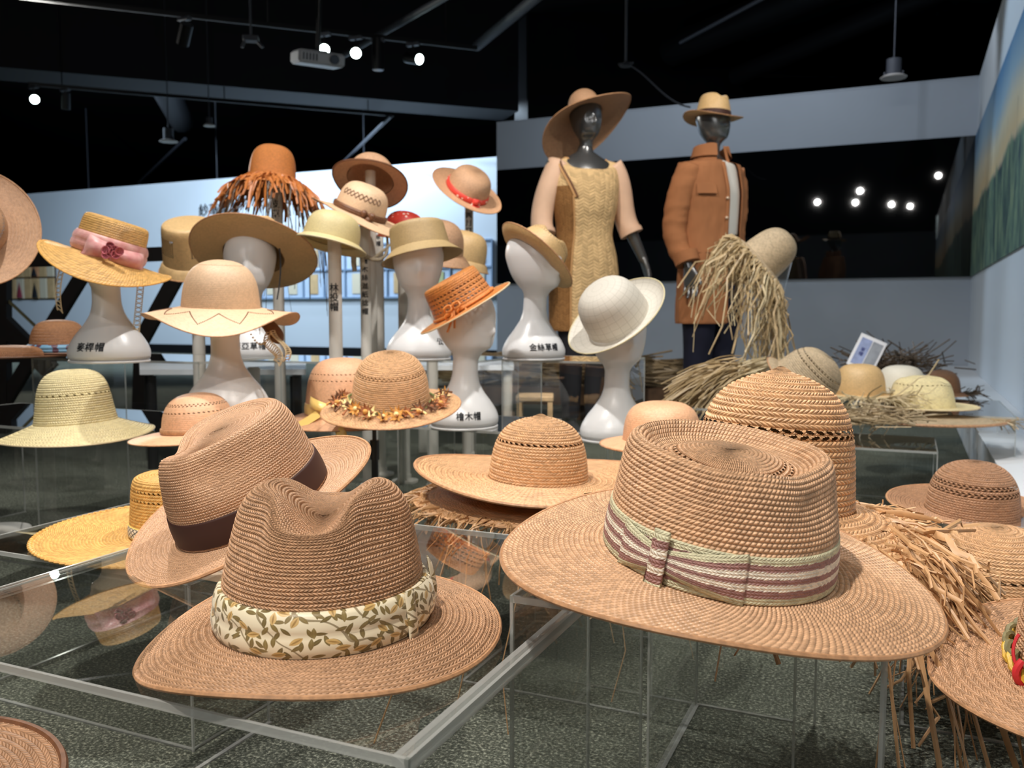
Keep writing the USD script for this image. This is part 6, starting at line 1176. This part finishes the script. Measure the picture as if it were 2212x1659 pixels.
for s_, A in ((1, Rarm), (-1, Larm)):
    A = np.array(A); q = np.array([A[0] + [-.03 * s_, 0, .012], A[0] + (A[1] - A[0]) * .4, A[1], A[1] + (A[2] - A[1]) * .32]); part(T, 'sleeve', tube(q, [.062, .060, .057, .060], 20, 22), 'peach_chiffon', True, None, 'sheer peach sleeve')
    e_ = q[-1]; u_ = (q[-1] - q[-2]) / np.linalg.norm(q[-1] - q[-2]); part(T, 'sleeve_cuff', tube([e_ - u_ * .02, e_ + u_ * .004], .0625, 20), 'peach_chiffon', 40)
for s_ in (-1, 1): part(T, 'legging', tube([[s_ * .085, 0, ch - .85], [s_ * .076, -.004, .42], [s_ * .071, .012, .28], [s_ * .066, .02, .09]], [.088, .062, .06, .042], 18, 16), 'legging_black', 40)
S = Hat(.088, .094, .125, 'dome', lambda th: .158 + .012 * np.sin(th), lambda th, t: (-.060 + .075 * np.cos(th + .35) + .03 * np.cos(2 * th - .6)) * t ** 1.4, 160, .004)
Tm = thing('straw_sunhat', 'floppy wide-brimmed straw sunhat on the dress mannequin', 'hat', oD * [1, 1, 0] + [0, 0, ch + .118], tiltR(YAW + .15, -21, -7)); hat_parts(Tm, S, 'straw_tan_fine', hi=0, edge='cord_tan', edge_r=.003)

cj = .64 + (678 - 306) / 407
La = [[-.18, .0, cj - .17], [-.225, .03, cj - .45], [-.205, -.06, cj - .675]]; Ra = [[.175, .0, cj - .17], [.22, .05, cj - .45], [.215, .02, cj - .68]]
T, oJ = mannequin('dark silver mannequin in a long rust-brown jacket over navy trousers', 1532, 4.75, .55, [(La, [.043, .04, .025], (.06, -.12, -1), (.4, -1, 0)), (Ra, [.043, .04, .025], (0, 0, -1), (0, -1, 0))], cj)
secj = [(cj - .114, 0, .008, .11, .08), (cj - .130, 0, .006, .184, .10), (cj - .18, 0, .004, .200, .114), (cj - .30, 0, -.004, .196, .132), (cj - .5, 0, 0, .188, .128), (cj - .66, 0, 0, .196, .132), (cj - .8, 0, 0, .202, .134), (cj - .965, 0, 0, .204, .136)]
mm, uv = cloth(secj, 96, (-PI / 2 + .60, 3 * PI / 2 - .06), .006, .030, 4, 80, 80); part(T, 'jacket', mm, 'linen_rust', True, uv, 'rust-brown linen jacket worn open')
mm, uv = cloth([(z, x, y, a * .86, b * .88) for z, x, y, a, b in secj if z > cj - .55], 48, wob=.004); part(T, 'shirt', mm, 'shirt_white', True, uv, 'white top under the jacket')
def on_jacket(az, zz, off=.006):
    h = np.array(sorted(secj)); f = [PchipInterpolator(h[:, 0], h[:, i])(zz) for i in (1, 2, 3, 4)]; return np.stack([f[0] + (f[2] + off) * np.cos(az), f[1] + (f[3] + off) * np.sin(az), zz], -1)
for az in (-PI / 2 + .60, -PI / 2 - .06): zz = np.linspace(cj - .13, cj - .96, 30); part(T, 'placket', tube(on_jacket(np.full(30, az), zz, .001), .011, 8, flat=.4), 'linen_rust', 40)
for k, z in enumerate((cj - .32, cj - .42, cj - .52)): part(T, 'button', moved(trimesh.creation.icosphere(1, .008), on_jacket(np.array([-PI / 2 - .12]), np.array([z]), .008)[0]), 'button_pearl', 40)
fl = np.linspace(-PI / 2 - 1.0, -PI / 2 - .45, 14); rings_ = [np.stack([on_jacket(np.array([a]), np.array([z]), o)[0] for z, o in ((cj - .245, .006), (cj - .30 + .0, .012), (cj - .30, .018), (cj - .245, .012))]) for a in fl]; part(T, 'pocket_flap', loft(rings_), 'linen_rust', 30)
zz = np.full(40, cj - .60); part(T, 'waist_seam', tube(on_jacket(np.linspace(-PI / 2 - 2.2, -PI / 2 - .1, 40), zz, .002), .004, 6), 'linen_dark', 40)
a_ = np.linspace(-PI / 2 + .55, 3 * PI / 2 - .4, 40); R_ = []
for a in a_: R_.append(np.stack([[(.072 + e) * np.cos(a), .008 + (.062 + e) * np.sin(a), z + dz * (.5 - .5 * np.sin(a + .6))] for e, z, dz in ((.034, cj - .128, 0), (.006, cj - .06, .03), (.026, cj - .055, .022), (.04, cj - .10, .004), (.022, cj - .062, .02), (-.004, cj - .055, .03), (.018, cj - .125, 0))]))
part(T, 'collar', loft(R_), 'linen_rust', 30)
for s_, A in ((-1, La), (1, Ra)):
    A = np.array(A); q = np.array([A[0] + [-.03 * s_, 0, .012], A[0] + (A[1] - A[0]) * .45, A[1], A[1] + (A[2] - A[1]) * .86]); part(T, 'sleeve', rumple(tube(q, [.068, .069, .062, .056], 28, 40), .018, 3 + s_), 'linen_rust', True)
    u_ = (q[-1] - q[-2]) / np.linalg.norm(q[-1] - q[-2]); part(T, 'cuff', tube([q[-1] - u_ * .045, q[-1] + u_ * .012], [.066, .064], 22), 'linen_rust', 40)
for s_ in (-1, 1): part(T, 'trouser_leg', tube([[s_ * .09, 0, cj - .78], [s_ * .082, -.004, .45], [s_ * .076, .012, .3], [s_ * .07, .02, .06]], [.105, .078, .070, .062], 20, 20), 'navy_denim', True, None, 'navy trousers')
S = Hat(.088, .098, .118, 'fedora', *flat_brim(.062, .012, .012, 1.4, lambda th: .014 * np.cos(2 * th + .4)), 150, .004, fedora_dent(.018, .008))
Tm = thing('straw_fedora', 'tan fedora with a dark leather band on the jacket mannequin', 'hat', oJ * [1, 1, 0] + [0, 0, cj + .112], tiltR(YAW + .5, 2, 4)); hat_parts(Tm, S, 'straw_khaki', hi=0, edge='cord_tan'); mm, uv = band_mesh(S, .003, .030, .002, .001); part(Tm, 'hat_band', mm, 'ribbon_brown', True, uv, 'dark brown leather band')
